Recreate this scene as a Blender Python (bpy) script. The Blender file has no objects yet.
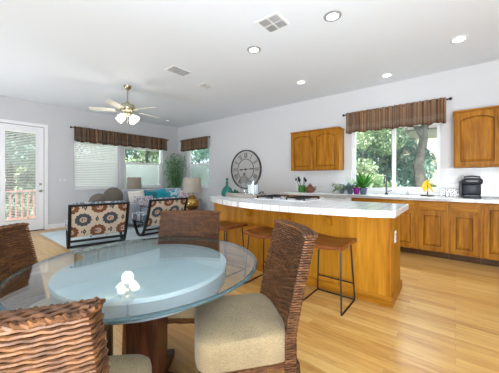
import bpy, bmesh, math, random
from mathutils import Vector, Matrix

# ------------------------------------------------------------------ camera, world, light, exposure
S = bpy.context.scene
COL = S.collection
PI = math.pi
WALL_Y, WALL_X, CEIL = 5.39, -7.64, 3.02          # kitchen wall, living-room wall, ceiling height
REAR_Y, RIGHT_X = -2.6, 3.0

cam_d = bpy.data.cameras.new('camera')
cam = bpy.data.objects.new('camera', cam_d)
COL.objects.link(cam)
cam.location = (0, 0, 1.2)
cam.rotation_euler = (PI/2, 0, 0.6818)
cam_d.sensor_width = 36.0
cam_d.lens = 36.0*254/499
cam_d.shift_y = -7.1/499
cam_d.clip_start = 0.02
S.camera = cam

S.view_settings.view_transform = 'Standard'
S.view_settings.look = 'None'
S.view_settings.gamma = 1.0
S.view_settings.use_curve_mapping = False
S.view_settings.exposure = 0.27

world = bpy.data.worlds.new('world')
S.world = world
world.use_nodes = True
_bg = world.node_tree.nodes['Background']
_bg.inputs[0].default_value = (0.80, 0.91, 1.0, 1)
_bg.inputs[1].default_value = 1.9

def light(name, typ, loc, energy, color=(1, 1, 1), target=None, **kw):
    d = bpy.data.lights.new(name, typ)
    d.energy = energy
    d.color = color
    for k, v in kw.items():
        setattr(d, k, v)
    o = bpy.data.objects.new(name, d)
    COL.objects.link(o)
    o.location = loc
    if target is not None:
        o.rotation_euler = (Vector(target)-Vector(loc)).to_track_quat('-Z', 'Y').to_euler()
    return o

light('sun', 'SUN', (4, -6, 12), 8.0, (1.0, 0.98, 0.94), target=(-1.5, 3.5, 0), angle=0.03)
light('ceiling_fill', 'AREA', (0.7, -0.9, 0.8), 262, (0.87, 0.945, 1.0), target=(0.1, 0.2, 3.1), shape='DISK', size=1.4)  # added fill lamp behind the camera, turned up to brighten the ceiling
light('living_fill', 'AREA', (-5.8, -0.6, 0.5), 46, (0.87, 0.945, 1.0), target=(-5.3, 1.3, 3.1), shape='DISK', size=1.2)  # unseen uplight added to lift the living room ceiling
light('living_daylight', 'AREA', (-8.75, 3.6, 3.0), 110, (0.95, 0.98, 1.0), target=(-5.6, 3.2, 0.3), shape='RECTANGLE', size=2.6, size_y=0.7)
light('rear_fill', 'AREA', (0.4, -2.4, 1.7), 21, (0.98, 0.99, 1.0), target=(-1.6, 2.6, 0.2), shape='RECTANGLE', size=3.2, size_y=2.0)  # added fill lamp; the rear wall has no opening for daylight
light('window_daylight', 'AREA', (-0.93, 6.3, 2.95), 130, (0.95, 0.98, 1.0), target=(-1.2, 3.2, 0.3), shape='RECTANGLE', size=1.8, size_y=0.7)

# ------------------------------------------------------------------ materials
def lin(c):
    return tuple(((v/255)/12.92 if v/255 <= 0.04045 else ((v/255+0.055)/1.055)**2.4) for v in c) + (1.0,)

class NT:
    """small helper around a node tree"""
    def __init__(s, name):
        s.m = bpy.data.materials.new(name)
        s.m.use_nodes = True
        s.t = s.m.node_tree
        s.p = s.t.nodes['Principled BSDF']
        s.out = s.t.nodes['Material Output']
    def n(s, typ, **kw):
        nd = s.t.nodes.new(typ)
        for k, v in kw.items():
            setattr(nd, k, v)
        return nd
    def l(s, a, b):
        s.t.links.new(a, b)
    def put(s, sock, v):
        if isinstance(v, bpy.types.NodeSocket):
            s.l(v, sock)
        else:
            sock.default_value = v
    def math(s, op, a, b=None, c=None):
        nd = s.n('ShaderNodeMath', operation=op)
        for i, v in enumerate((a, b, c)):
            if v is not None:
                s.put(nd.inputs[i], v)
        return nd.outputs[0]
    def coords(s, kind='Object', scale=(1, 1, 1), rot=(0, 0, 0), loc=(0, 0, 0)):
        tc = s.n('ShaderNodeTexCoord')
        mp = s.n('ShaderNodeMapping')
        mp.inputs['Scale'].default_value = scale
        mp.inputs['Rotation'].default_value = rot
        mp.inputs['Location'].default_value = loc
        s.l(tc.outputs[kind], mp.inputs[0])
        return mp.outputs[0]
    def noise(s, vec, scale, detail=3.0, rough=0.5, dist=0.0):
        nd = s.n('ShaderNodeTexNoise')
        s.l(vec, nd.inputs['Vector'])
        nd.inputs['Scale'].default_value = scale
        nd.inputs['Detail'].default_value = detail
        nd.inputs['Roughness'].default_value = rough
        nd.inputs['Distortion'].default_value = dist
        return nd.outputs[0]
    def ramp(s, fac, stops, interp='LINEAR'):
        nd = s.n('ShaderNodeValToRGB')
        cr = nd.color_ramp
        cr.interpolation = interp
        while len(cr.elements) < len(stops):
            cr.elements.new(0.5)
        for e, (pos, c) in zip(cr.elements, stops):
            e.position = pos
            e.color = c
        s.put(nd.inputs[0], fac)
        return nd.outputs[0]
    def mix(s, fac, a, b, blend='MIX'):
        nd = s.n('ShaderNodeMix', data_type='RGBA', blend_type=blend)
        s.put(nd.inputs[0], fac)
        s.put(nd.inputs[6], a)
        s.put(nd.inputs[7], b)
        return nd.outputs[2]
    def bump(s, h, strength=0.3, dist=0.01):
        nd = s.n('ShaderNodeBump')
        nd.inputs['Strength'].default_value = strength
        nd.inputs['Distance'].default_value = dist
        s.l(h, nd.inputs['Height'])
        s.l(nd.outputs[0], s.p.inputs['Normal'])
    def base(s, v):
        s.put(s.p.inputs['Base Color'], v)
    def set(s, **kw):
        for k, v in kw.items():
            s.p.inputs[k.replace('_', ' ')].default_value = v

def mat_plain(name, rgb, rough=0.5, metal=0.0, var=0.06, scale=20, bump=0.0, **kw):
    t = NT(name)
    c = lin(rgb)
    nz = t.noise(t.coords(), scale, 4)
    d = tuple(x*(1-var) for x in c[:3])+(1,)
    b = tuple(min(1, x*(1+var)) for x in c[:3])+(1,)
    t.base(t.ramp(nz, [(0.3, d), (0.7, b)]))
    t.set(Roughness=rough, Metallic=metal, **kw)
    if bump:
        t.bump(nz, bump, 0.004)
    return t.m

def mat_wood(name, dark, mid, lite, axis='Z', scale=1.0, rough=0.35, coat=0.0):
    t = NT(name)
    st = {'X': (1.2, 14, 14), 'Y': (14, 1.2, 14), 'Z': (14, 14, 1.2)}[axis]
    v = t.coords(scale=tuple(k*scale for k in st))
    n1 = t.noise(v, 1.6, 6, 0.6, 0.6)
    n2 = t.noise(v, 7.0, 3, 0.6)
    f = t.math('ADD', t.math('MULTIPLY', n1, 0.75), t.math('MULTIPLY', n2, 0.25))
    t.base(t.ramp(f, [(0.34, lin(dark)), (0.5, lin(mid)), (0.66, lin(lite))]))
    t.set(Roughness=rough, Coat_Weight=coat, Specular_IOR_Level=0.16)
    t.bump(n2, 0.06, 0.003)
    return t.m

def mat_floor():
    t = NT('oak_floor')
    v = t.coords()
    br = t.n('ShaderNodeTexBrick', offset=0.37, offset_frequency=2)
    t.l(v, br.inputs['Vector'])
    br.inputs['Color1'].default_value = (0, 0, 0, 1)
    br.inputs['Color2'].default_value = (1, 1, 1, 1)
    br.inputs['Mortar'].default_value = (0.5, 0.5, 0.5, 1)
    br.inputs['Scale'].default_value = 1.0
    br.inputs['Mortar Size'].default_value = 0.0012
    br.inputs['Brick Width'].default_value = 0.95
    br.inputs['Row Height'].default_value = 0.085
    g = t.coords(scale=(1.3, 17, 17))
    n1 = t.noise(g, 1.5, 6, 0.62, 0.8)
    n2 = t.noise(g, 9.0, 3, 0.6)
    f = t.math('ADD', t.math('MULTIPLY', n1, 0.62), t.math('MULTIPLY', br.outputs['Color'], 0.26))
    f = t.math('ADD', f, t.math('MULTIPLY', n2, 0.12))
    c = t.ramp(f, [(0.22, lin((152, 102, 48))), (0.40, lin((190, 142, 76))), (0.58, lin((208, 166, 98))), (0.8, lin((222, 188, 128)))])
    n3 = t.noise(t.coords(scale=(2.6, 26, 26)), 1.3, 4, 0.7, 1.6)       # rustic mineral streaks
    streak = t.ramp(n3, [(0.57, (0, 0, 0, 1)), (0.74, (1, 1, 1, 1))])
    c = t.mix(t.math('MULTIPLY', streak, 0.5), c, lin((122, 84, 48)))
    c = t.mix(t.math('MULTIPLY', br.outputs['Fac'], 0.5), c, lin((120, 82, 44)))
    t.base(c)
    t.set(Roughness=0.3, Coat_Weight=0.12, Coat_Roughness=0.16)
    t.bump(t.math('SUBTRACT', n2, br.outputs['Fac']), 0.05, 0.002)
    return t.m

def mat_tile(name, size, tile, grout, rough=0.16, mortar=0.004, offset=0.0, h=None, rot=(0, 0, 0)):
    t = NT(name)
    v = t.coords(rot=rot)
    br = t.n('ShaderNodeTexBrick', offset=offset, offset_frequency=2)
    t.l(v, br.inputs['Vector'])
    c = lin(tile)
    br.inputs['Color1'].default_value = c
    br.inputs['Color2'].default_value = tuple(x*0.955 for x in c[:3])+(1,)
    br.inputs['Mortar'].default_value = lin(grout)
    br.inputs['Scale'].default_value = 1.0
    br.inputs['Mortar Size'].default_value = mortar
    br.inputs['Brick Width'].default_value = size
    br.inputs['Row Height'].default_value = h or size
    t.base(br.outputs['Color'])
    t.set(Roughness=rough)
    inv = t.math('SUBTRACT', 1.0, br.outputs['Fac'])
    t.bump(inv, 0.25, 0.003)
    return t.m

def mat_paint(name, rgb, rough=0.75):
    t = NT(name)
    nz = t.noise(t.coords(), 60, 4)
    c = lin(rgb)
    t.base(t.ramp(nz, [(0.3, tuple(x*0.985 for x in c[:3])+(1,)), (0.7, c)]))
    t.set(Roughness=rough)
    t.bump(nz, 0.05, 0.002)
    return t.m

def mat_glass(name, tint=(1, 1, 1), ior=1.45, boost=1.0, rough=0.0):
    t = NT(name)
    t.t.nodes.remove(t.p)
    tr = t.n('ShaderNodeBsdfTransparent')
    tr.inputs[0].default_value = tint+(1,)
    gl = t.n('ShaderNodeBsdfGlossy')
    gl.inputs[0].default_value = (1, 1, 1, 1)
    gl.inputs['Roughness'].default_value = rough
    ge = t.n('ShaderNodeNewGeometry')
    dt_ = t.n('ShaderNodeVectorMath', operation='DOT_PRODUCT')
    t.l(ge.outputs['Incoming'], dt_.inputs[0])
    t.l(ge.outputs['Normal'], dt_.inputs[1])
    c1 = t.math('SUBTRACT', 1.0, t.math('ABSOLUTE', dt_.outputs['Value']))
    r0 = ((ior-1)/(ior+1))**2
    fre = t.math('ADD', r0, t.math('MULTIPLY', t.math('POWER', c1, 5.0), 1-r0))      # Schlick, same for both faces
    mx = t.n('ShaderNodeMixShader')
    f = t.math('MINIMUM', t.math('MULTIPLY', fre, boost), 1.0)
    t.l(f, mx.inputs[0])
    t.l(tr.outputs[0], mx.inputs[1])
    t.l(gl.outputs[0], mx.inputs[2])
    t.l(mx.outputs[0], t.out.inputs['Surface'])
    return t.m

def mat_screen(name, cover):
    t = NT(name)
    t.t.nodes.remove(t.p)
    tr = t.n('ShaderNodeBsdfTransparent')
    df = t.n('ShaderNodeBsdfTranslucent')
    df.inputs[0].default_value = (0.75, 0.78, 0.78, 1)
    d2 = t.n('ShaderNodeBsdfDiffuse')
    d2.inputs[0].default_value = (0.6, 0.62, 0.62, 1)
    m1 = t.n('ShaderNodeMixShader')
    m1.inputs[0].default_value = 0.5
    t.l(df.outputs[0], m1.inputs[1]); t.l(d2.outputs[0], m1.inputs[2])
    mx = t.n('ShaderNodeMixShader')
    mx.inputs[0].default_value = cover
    t.l(tr.outputs[0], mx.inputs[1]); t.l(m1.outputs[0], mx.inputs[2])
    t.l(mx.outputs[0], t.out.inputs['Surface'])
    return t.m

def mat_emit(name, rgb, strength):
    t = NT(name)
    t.base(rgb+(1,))
    t.set(Emission_Color=rgb+(1,), Emission_Strength=strength, Roughness=0.4)
    return t.m

def mat_fabric(name, a, b, scale=220, rough=0.95, bump=0.35):
    t = NT(name)
    v = t.coords()
    w1 = t.noise(t.coords(scale=(1, 6, 6)), scale*0.25, 3)
    w2 = t.noise(t.coords(scale=(6, 1, 6)), scale*0.25, 3)
    f = t.math('ADD', t.math('MULTIPLY', w1, 0.5), t.math('MULTIPLY', w2, 0.5))
    big = t.noise(v, 6, 3)
    f2 = t.math('ADD', t.math('MULTIPLY', f, 0.8), t.math('MULTIPLY', big, 0.2))
    t.base(t.ramp(f2, [(0.36, lin(a)), (0.62, lin(b))]))
    t.set(Roughness=rough, Sheen_Weight=0.15)
    t.bump(f, bump, 0.003)
    return t.m

def mat_wicker():
    t = NT('wicker')
    v = t.coords()
    n1 = t.noise(v, 35, 4, 0.6)
    n2 = t.noise(t.coords(scale=(1, 1, 9)), 6, 4)
    f = t.math('ADD', t.math('MULTIPLY', n1, 0.6), t.math('MULTIPLY', n2, 0.4))
    t.base(t.ramp(f, [(0.3, lin((44, 26, 14))), (0.5, lin((86, 54, 30))), (0.7, lin((126, 84, 48)))]))
    t.set(Roughness=0.5, Specular_IOR_Level=0.3)
    return t.m

def mat_ikat(ground=(212, 200, 182), ca=(124, 80, 54), cb=(72, 80, 90), core=(176, 110, 92), per=0.40, seat=False):
    """medallions in staggered rows: brown on one lattice, slate on the other"""
    t = NT('ikat_seat' if seat else 'ikat_back')
    tc = t.n('ShaderNodeTexCoord')
    sp = t.n('ShaderNodeSeparateXYZ')
    t.l(tc.outputs['Object'], sp.inputs[0])
    u, w = sp.outputs[0], (sp.outputs[1] if seat else sp.outputs[2])
    wob = t.noise(t.coords(), 38, 2, 0.5)
    wob = t.math('MULTIPLY', t.math('SUBTRACT', wob, 0.5), 0.16)
    col = None
    def frac(x, off, p):
        a = t.math('DIVIDE', t.math('ADD', x, off), p)
        return t.math('MULTIPLY', t.math('SUBTRACT', t.math('FRACT', t.math('ADD', a, 100.0)), 0.5), p)
    cur = lin(ground)
    perw = per if seat else 0.46
    for (c, ou, ow) in ((ca, per*0.55, perw*0.913), (cb, per*0.1075, perw*0.413)):
        du = frac(u, ou, per)
        dw = frac(w, ow, perw)
        r = t.math('SQRT', t.math('ADD', t.math('POWER', t.math('ABSOLUTE', t.math('DIVIDE', du, 0.134)), 2.0),
                                  t.math('POWER', t.math('ABSOLUTE', t.math('DIVIDE', dw, 0.132)), 2.0)))
        ang = t.math('ARCTAN2', dw, du)
        pet = t.math('MULTIPLY', t.math('SINE', t.math('MULTIPLY', ang, 12.0)), 0.05)
        r = t.math('ADD', t.math('ADD', r, pet), wob)
        medal = t.ramp(r, [(0.0, lin((228, 196, 176))), (0.12, lin(core)), (0.24, lin(ground)), (0.38, lin(c)),
                           (0.88, lin(ground))], 'CONSTANT')
        cur = t.mix(t.math('LESS_THAN', r, 0.9), cur, medal)
        # small dark diamond between two medallions of the row
        du2 = frac(u, ou+per*0.5, per)
        dd = t.math('ADD', t.math('DIVIDE', t.math('ABSOLUTE', du2), 0.026), t.math('DIVIDE', t.math('ABSOLUTE', dw), 0.058))
        dd = t.math('ADD', dd, wob)
        ring = t.ramp(dd, [(0.0, lin((226, 205, 178))), (0.3, lin((44, 44, 50)))], 'CONSTANT')
        cur = t.mix(t.math('LESS_THAN', dd, 1.0), cur, ring)
        du3 = frac(u, ou+per*0.29, per*0.5)
        dw3 = frac(w, ow+perw*0.25, perw*0.5)
        d3 = t.math('ADD', t.math('DIVIDE', t.math('ABSOLUTE', du3), 0.012), t.math('DIVIDE', t.math('ABSOLUTE', dw3), 0.030))
        cur = t.mix(t.math('LESS_THAN', d3, 1.0), cur, lin(c))
    t.base(cur)
    t.set(Roughness=0.9)
    t.bump(t.noise(t.coords(), 300, 2), 0.2, 0.002)
    return t.m

def mat_plaid(name='valance_cloth', k=1.0):
    t = NT(name)
    sp = t.n('ShaderNodeSeparateXYZ')
    tc = t.n('ShaderNodeTexCoord')
    t.l(tc.outputs['UV'], sp.inputs[0])
    cb = t.n('ShaderNodeCombineXYZ')
    t.l(t.math('MULTIPLY', sp.outputs[0], 26.0), cb.inputs[0])
    n1 = t.noise(cb.outputs[0], 1.6, 2, 0.6)
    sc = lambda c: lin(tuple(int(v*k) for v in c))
    c = t.ramp(n1, [(0.30, sc((70, 44, 34))), (0.40, sc((146, 94, 60))), (0.46, sc((94, 62, 48))), (0.52, sc((196, 152, 108))),
                    (0.58, sc((112, 108, 100))), (0.66, sc((92, 58, 42)))])
    v = sp.outputs[1]
    band = t.math('MULTIPLY', t.math('LESS_THAN', v, 0.36), t.math('GREATER_THAN', v, 0.16))
    c = t.mix(t.math('MULTIPLY', band, 0.22), c, sc((186, 170, 150)))
    low = t.math('LESS_THAN', v, 0.08)
    c = t.mix(t.math('MULTIPLY', low, 0.5), c, sc((70, 46, 36)))
    t.base(c)
    t.set(Roughness=0.85, Sheen_Weight=0.1)
    return t.m

def mat_leaf(name, a, b, scale=2.0, trans=0.25):
    t = NT(name)
    n1 = t.noise(t.coords(), scale, 3, 0.6)
    t.base(t.ramp(n1, [(0.35, lin(a)), (0.65, lin(b))]))
    t.set(Roughness=0.55, Transmission_Weight=0.0)
    return t.m

def mat_specks(name, ground, dark, scale=60, cut=0.55):
    t = NT(name)
    n1 = t.noise(t.coords(), scale, 1.5, 0.5)
    t.base(t.ramp(n1, [(0.0, lin(ground)), (cut, lin(dark))], 'CONSTANT'))
    t.set(Roughness=0.5)
    return t.m

M = {}
M['wall'] = mat_paint('wall_paint', (216, 216, 218))
M['wall_living'] = mat_paint('living_wall_paint', (205, 205, 208))
M['ceil'] = mat_paint('ceiling_paint', (232, 237, 244))
M['trim'] = mat_paint('white_trim', (238, 238, 240), 0.4)
M['floor'] = mat_floor()
M['oak'] = mat_wood('honey_oak', (126, 76, 10), (162, 104, 22), (186, 126, 36), 'Z', 1.0, 0.45)
M['oak_groove'] = mat_wood('oak_groove_stain_shade', (70, 40, 10), (90, 54, 16), (104, 64, 22), 'Z', 1.0, 0.4)  # settled stain, plus recess shade put into the colour since lighting is flat
M['oak_h'] = mat_wood('honey_oak_across', (126, 76, 10), (162, 104, 22), (186, 126, 36), 'X', 1.0, 0.45)
M['oak_island'] = mat_wood('island_oak', (150, 96, 18), (176, 118, 28), (194, 136, 42), 'Z', 0.45, 0.45)
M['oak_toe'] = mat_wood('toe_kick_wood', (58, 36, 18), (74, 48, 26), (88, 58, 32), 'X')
M['walnut'] = mat_wood('dark_walnut', (46, 22, 14), (74, 38, 24), (104, 58, 38), 'Z', 1.4, 0.35, 0.2)
M['walnut_edge'] = mat_wood('walnut_light_edge', (104, 66, 38), (132, 86, 52), (150, 102, 64), 'Z', 1.4, 0.4)
M['seatwood'] = mat_wood('stool_seat_wood', (72, 38, 22), (116, 66, 36), (150, 92, 52), 'X', 1.3, 0.32, 0.2)
M['espresso'] = mat_plain('espresso_wood', (48, 30, 24), 0.35)
M['tile'] = mat_tile('white_tile_counter', 0.108, (238, 240, 242), (186, 188, 190))
M['tile_wall'] = mat_tile('white_backsplash_tile', 0.15, (232, 233, 235), (224, 225, 227), rough=0.25, rot=(PI/2, 0, 0), mortar=0.003)
M['white'] = mat_plain('white_plastic', (236, 237, 238), 0.4, var=0.02)
M['applwhite'] = mat_plain('white_enamel', (228, 230, 232), 0.25, var=0.02)
M['steel'] = mat_plain('brushed_steel', (186, 188, 190), 0.28, 1.0, 0.05)
M['plate'] = mat_plain('pale_grey_plate', (206, 206, 208), 0.4, var=0.02)
M['brass'] = mat_plain('pale_brass', (190, 184, 160), 0.25, 1.0, 0.05)
M['nickel'] = mat_plain('satin_nickel', (170, 168, 160), 0.3, 1.0, 0.05)
M['black'] = mat_plain('black_metal', (26, 26, 28), 0.45, 0.3)
M['blackplastic'] = mat_plain('black_plastic', (26, 30, 42), 0.42)
M['darkgrey'] = mat_plain('dark_grey_plastic', (62, 64, 72), 0.3)
M['rod'] = mat_plain('bronze_rod', (58, 46, 42), 0.35, 0.6)
M['wicker'] = mat_wicker()
M['linen'] = mat_fabric('seat_linen', (100, 84, 60), (158, 138, 104), 420)
M['glass'] = mat_glass('window_glass', (0.97, 0.99, 0.98), 1.45, 0.7)
M['screen'] = mat_screen('insect_screen', 0.5)
M['tableglass'] = mat_glass('table_glass', (0.93, 0.97, 0.96), 1.52, 1.3)
M['glassrim'] = mat_plain('polished_glass_edge', (92, 116, 120), 0.06, var=0.02, Transmission_Weight=0.6, IOR=1.3)
M['drum'] = mat_plain('grey_blue_lacquer', (164, 180, 190), 0.35, var=0.03, scale=3)
M['drumside'] = mat_plain('grey_blue_lacquer_rim', (112, 124, 134), 0.4, var=0.03, scale=3)
M['ikat'] = mat_ikat()
M['ikat_seat'] = mat_ikat((216, 218, 216), (140, 150, 160), (96, 112, 134), (170, 140, 136), 0.30, True)
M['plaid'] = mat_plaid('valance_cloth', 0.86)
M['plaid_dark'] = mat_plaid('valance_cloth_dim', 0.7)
M['blind'] = mat_plain('blind_slat', (240, 241, 238), 0.5, var=0.02)
M['sofa'] = mat_fabric('sofa_cloth', (122, 128, 138), (160, 166, 176), 160)
M['rug'] = mat_fabric('pale_blue_rug', (174, 196, 206), (214, 224, 228), 60)
M['teal'] = mat_fabric('teal_cloth', (0, 128, 150), (24, 172, 190), 160)
M['tealdark'] = mat_fabric('deep_teal_cloth', (0, 96, 116), (10, 132, 148), 160)
M['cream'] = mat_fabric('cream_cloth', (228, 222, 210), (246, 242, 234), 160)
M['bluegrey'] = mat_fabric('blue_grey_cloth', (120, 134, 158), (150, 162, 182), 160)
M['pillowpat'] = mat_specks('grey_red_print', (188, 192, 200), (136, 104, 116), 26, 0.53)
M['pillowteal'] = mat_specks('teal_white_print', (206, 224, 230), (40, 160, 186), 16, 0.5)
M['pillowpink'] = mat_specks('rose_white_print', (226, 216, 218), (188, 140, 146), 24, 0.55)
M['shade'] = mat_fabric('linen_shade', (172, 164, 152), (196, 188, 176), 260)
M['shade_taupe'] = mat_fabric('taupe_shade', (134, 122, 108), (160, 148, 132), 260)
M['gold'] = mat_plain('gold_mercury_glass', (190, 156, 92), 0.22, 0.85, 0.35, 7)
M['taupe'] = mat_fabric('taupe_cloth', (84, 78, 72), (118, 110, 102), 120)
M['frosted'] = mat_emit('lit_frosted_glass', (1.0, 0.93, 0.76), 1.35)
M['blade'] = mat_plain('white_blade', (222, 220, 212), 0.4, var=0.03)
M['lamp_on'] = mat_emit('downlight_lens', (1.0, 0.96, 0.88), 5.0)
M['ventdark'] = mat_plain('vent_dark', (70, 70, 72), 0.7)
M['ventgrey'] = mat_plain('vent_grey', (150, 150, 150), 0.6)
M['teal_glass'] = mat_plain('teal_bottle_glass', (16, 108, 94), 0.08, var=0.2, scale=9, Transmission_Weight=0.35)
M['jar'] = mat_glass('jar_glass', (0.93, 0.96, 0.97), 1.45, 1.4)
M['wax'] = mat_plain('white_wax', (240, 240, 236), 0.5, var=0.02)
M['greywood'] = mat_wood('weathered_tray', (122, 114, 106), (152, 144, 136), (180, 172, 164), 'X', 1.2, 0.7)
M['green'] = mat_leaf('leaf_green', (28, 98, 26), (88, 170, 54), 14)
M['green2'] = mat_leaf('leaf_grey_green', (96, 120, 84), (160, 178, 132), 20)
M['bluegreen'] = mat_leaf('succulent_blue_green', (110, 140, 144), (160, 186, 188), 20)
M['darkgreen'] = mat_leaf('dark_leaf', (18, 62, 44), (50, 104, 72), 16)
M['palm'] = mat_leaf('palm_leaf', (62, 118, 72), (130, 178, 116), 6)
M['bark'] = mat_plain('bark', (100, 95, 90), 0.9, var=0.35, scale=9, bump=0.6)
M['cane'] = mat_plain('cane_stem', (120, 96, 74), 0.7, var=0.2)
M['purple'] = mat_plain('purple_glaze', (138, 36, 130), 0.25)
M['bluepot'] = mat_plain('slate_glaze', (92, 104, 128), 0.3)
M['brownpot'] = mat_plain('brown_glaze', (118, 72, 44), 0.35, var=0.3, scale=12)
M['greenpot'] = mat_plain('green_glaze', (52, 116, 34), 0.3, var=0.25, scale=14)
M['soil'] = mat_plain('soil', (58, 42, 32), 0.95, var=0.3)
M['banana'] = mat_plain('banana_skin', (238, 200, 46), 0.5, var=0.12, scale=30)
M['bananatip'] = mat_plain('banana_stem', (112, 110, 40), 0.6)
M['clockrim'] = mat_plain('clock_rim', (78, 72, 70), 0.55, 0.2, 0.2)
M['clockface'] = mat_plain('clock_face', (188, 187, 185), 0.8, var=0.05, scale=8)
M['clockmark'] = mat_plain('clock_numeral', (92, 88, 86), 0.6)
M['scottie'] = mat_specks('black_on_white_print', (242, 242, 242), (22, 22, 24), 62, 0.56)
M['grass'] = mat_leaf('lawn', (92, 116, 70), (134, 154, 96), 3)
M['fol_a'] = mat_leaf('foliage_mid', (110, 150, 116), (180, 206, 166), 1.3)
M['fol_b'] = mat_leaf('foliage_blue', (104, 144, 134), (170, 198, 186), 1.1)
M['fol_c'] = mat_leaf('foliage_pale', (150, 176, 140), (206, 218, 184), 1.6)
M['deck'] = mat_wood('redwood_rail', (190, 130, 126), (206, 150, 144), (218, 168, 160), 'Z', 1, 0.7)
M['deckfloor'] = mat_wood('deck_boards', (150, 100, 92), (176, 124, 114), (196, 146, 136), 'Y', 1, 0.7)
M['siding'] = mat_plain('beige_siding', (196, 186, 170), 0.8)
M['roofing'] = mat_plain('grey_shingle', (104, 98, 94), 0.9, var=0.2)
M['darkpane'] = mat_plain('dark_pane', (58, 74, 88), 0.12)

# ------------------------------------------------------------------ mesh helpers
class MB:
    def __init__(s):
        s.b = bmesh.new()
        s.smooth = False
    def box(s, c, size, rot=None, bev=0.0):
        r = bmesh.ops.create_cube(s.b, size=1.0)
        vs = r['verts']
        bmesh.ops.scale(s.b, vec=size, verts=vs)
        if bev:
            es = list({e for v in vs for e in v.link_edges})
            rr = bmesh.ops.bevel(s.b, geom=es, offset=min(bev, min(size)*0.45), segments=2, affect='EDGES', profile=0.5)
            vs = list({v for f in rr['faces'] for v in f.verts} | {v for v in vs if v.is_valid})
        m = Matrix.Translation(c)
        if rot is not None:
            m = m @ (rot.to_4x4() if isinstance(rot, Matrix) else Matrix.Rotation(rot, 4, 'Z'))
        bmesh.ops.transform(s.b, matrix=m, verts=vs)
        return s
    def bb(s, x0, x1, y0, y1, z0, z1, bev=0.0):
        return s.box(((x0+x1)/2, (y0+y1)/2, (z0+z1)/2), (abs(x1-x0), abs(y1-y0), abs(z1-z0)), None, bev)
    def tube(s, pts, r, n=8, closed=False, flat=1.0, up=(0, 0, 1)):
        pts = [Vector(p) for p in pts]
        k = len(pts)
        rs = r if isinstance(r, (list, tuple)) else [r]*k
        rings = []
        prev = None
        for i, p in enumerate(pts):
            a = pts[(i-1) % k] if (closed or i > 0) else p
            c = pts[(i+1) % k] if (closed or i < k-1) else p
            d = (c-a).normalized()
            if prev is None:
                u = Vector(up)
                if abs(u.dot(d)) > 0.95:
                    u = Vector((1, 0, 0))
            else:
                u = prev
            x = (u - d*u.dot(d)).normalized()
            prev = x
            y = d.cross(x)
            rings.append([s.b.verts.new(p + x*math.cos(2*PI*j/n)*rs[i] + y*math.sin(2*PI*j/n)*rs[i]*flat) for j in range(n)])
        m = k if closed else k-1
        for i in range(m):
            a, c = rings[i], rings[(i+1) % k]
            for j in range(n):
                s.b.faces.new((a[j], a[(j+1) % n], c[(j+1) % n], c[j]))
        if not closed:
            s.b.faces.new(list(reversed(rings[0])))
            s.b.faces.new(rings[-1])
        return s
    def lathe(s, prof, n=28, c=(0, 0, 0), wob=None):
        rings = []
        for (r, z) in prof:
            if r < 1e-5:
                rings.append([s.b.verts.new((c[0], c[1], c[2]+z))])
            else:
                rings.append([s.b.verts.new((c[0]+r*math.cos(2*PI*j/n), c[1]+r*math.sin(2*PI*j/n), c[2]+z)) for j in range(n)])
        for a, d in zip(rings, rings[1:]):
            if len(a) == 1 and len(d) == 1:
                continue
            for j in range(n):
                k = (j+1) % n
                if len(a) == 1:
                    s.b.faces.new((a[0], d[k], d[j]))
                elif len(d) == 1:
                    s.b.faces.new((a[j], a[k], d[0]))
                else:
                    s.b.faces.new((a[j], a[k], d[k], d[j]))
        if prof[0] == prof[-1]:                       # closed section: a ring, no caps
            bmesh.ops.remove_doubles(s.b, verts=rings[0]+rings[-1], dist=1e-6)
            return s
        if len(rings[0]) > 1:
            s.b.faces.new(list(reversed(rings[0])))
        if len(rings[-1]) > 1:
            s.b.faces.new(rings[-1])
        return s
    def prism(s, poly, z0, z1, bev=0.0, mtx=None):
        lo = [s.b.verts.new((x, y, z0)) for x, y in poly]
        hi = [s.b.verts.new((x, y, z1)) for x, y in poly]
        k = len(poly)
        fs = [s.b.faces.new(list(reversed(lo))), s.b.faces.new(hi)]
        for i in range(k):
            fs.append(s.b.faces.new((lo[i], lo[(i+1) % k], hi[(i+1) % k], hi[i])))
        vs = lo+hi
        if bev:
            es = list({e for f in fs[:2] for e in f.edges})
            rr = bmesh.ops.bevel(s.b, geom=es, offset=bev, segments=2, affect='EDGES', profile=0.5)
            vs = list({v for f in rr['faces'] for v in f.verts} | {v for v in vs if v.is_valid})
        if mtx is not None:
            bmesh.ops.transform(s.b, matrix=mtx, verts=vs)
        return s
    def grid(s, fn, nu, nv, uv=True, closed_u=False):
        uvl = s.b.loops.layers.uv.verify() if uv else None
        vs = [[s.b.verts.new(fn(i/nu, j/nv)) for j in range(nv+1)] for i in range(nu+1)]
        for i in range(nu):
            for j in range(nv):
                f = s.b.faces.new((vs[i][j], vs[i+1][j], vs[i+1][j+1], vs[i][j+1]))
                if uv:
                    for lp, (a, c) in zip(f.loops, ((i, j), (i+1, j), (i+1, j+1), (i, j+1))):
                        lp[uvl].uv = (a/nu, c/nv)
        return s
    def ball(s, c, r, sx=1, sy=1, sz=1, sub=2):
        rr = bmesh.ops.create_icosphere(s.b, subdivisions=sub, radius=r)
        bmesh.ops.transform(s.b, matrix=Matrix.Translation(c) @ Matrix.Diagonal((sx, sy, sz, 1)), verts=rr['verts'])
        return s
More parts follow.
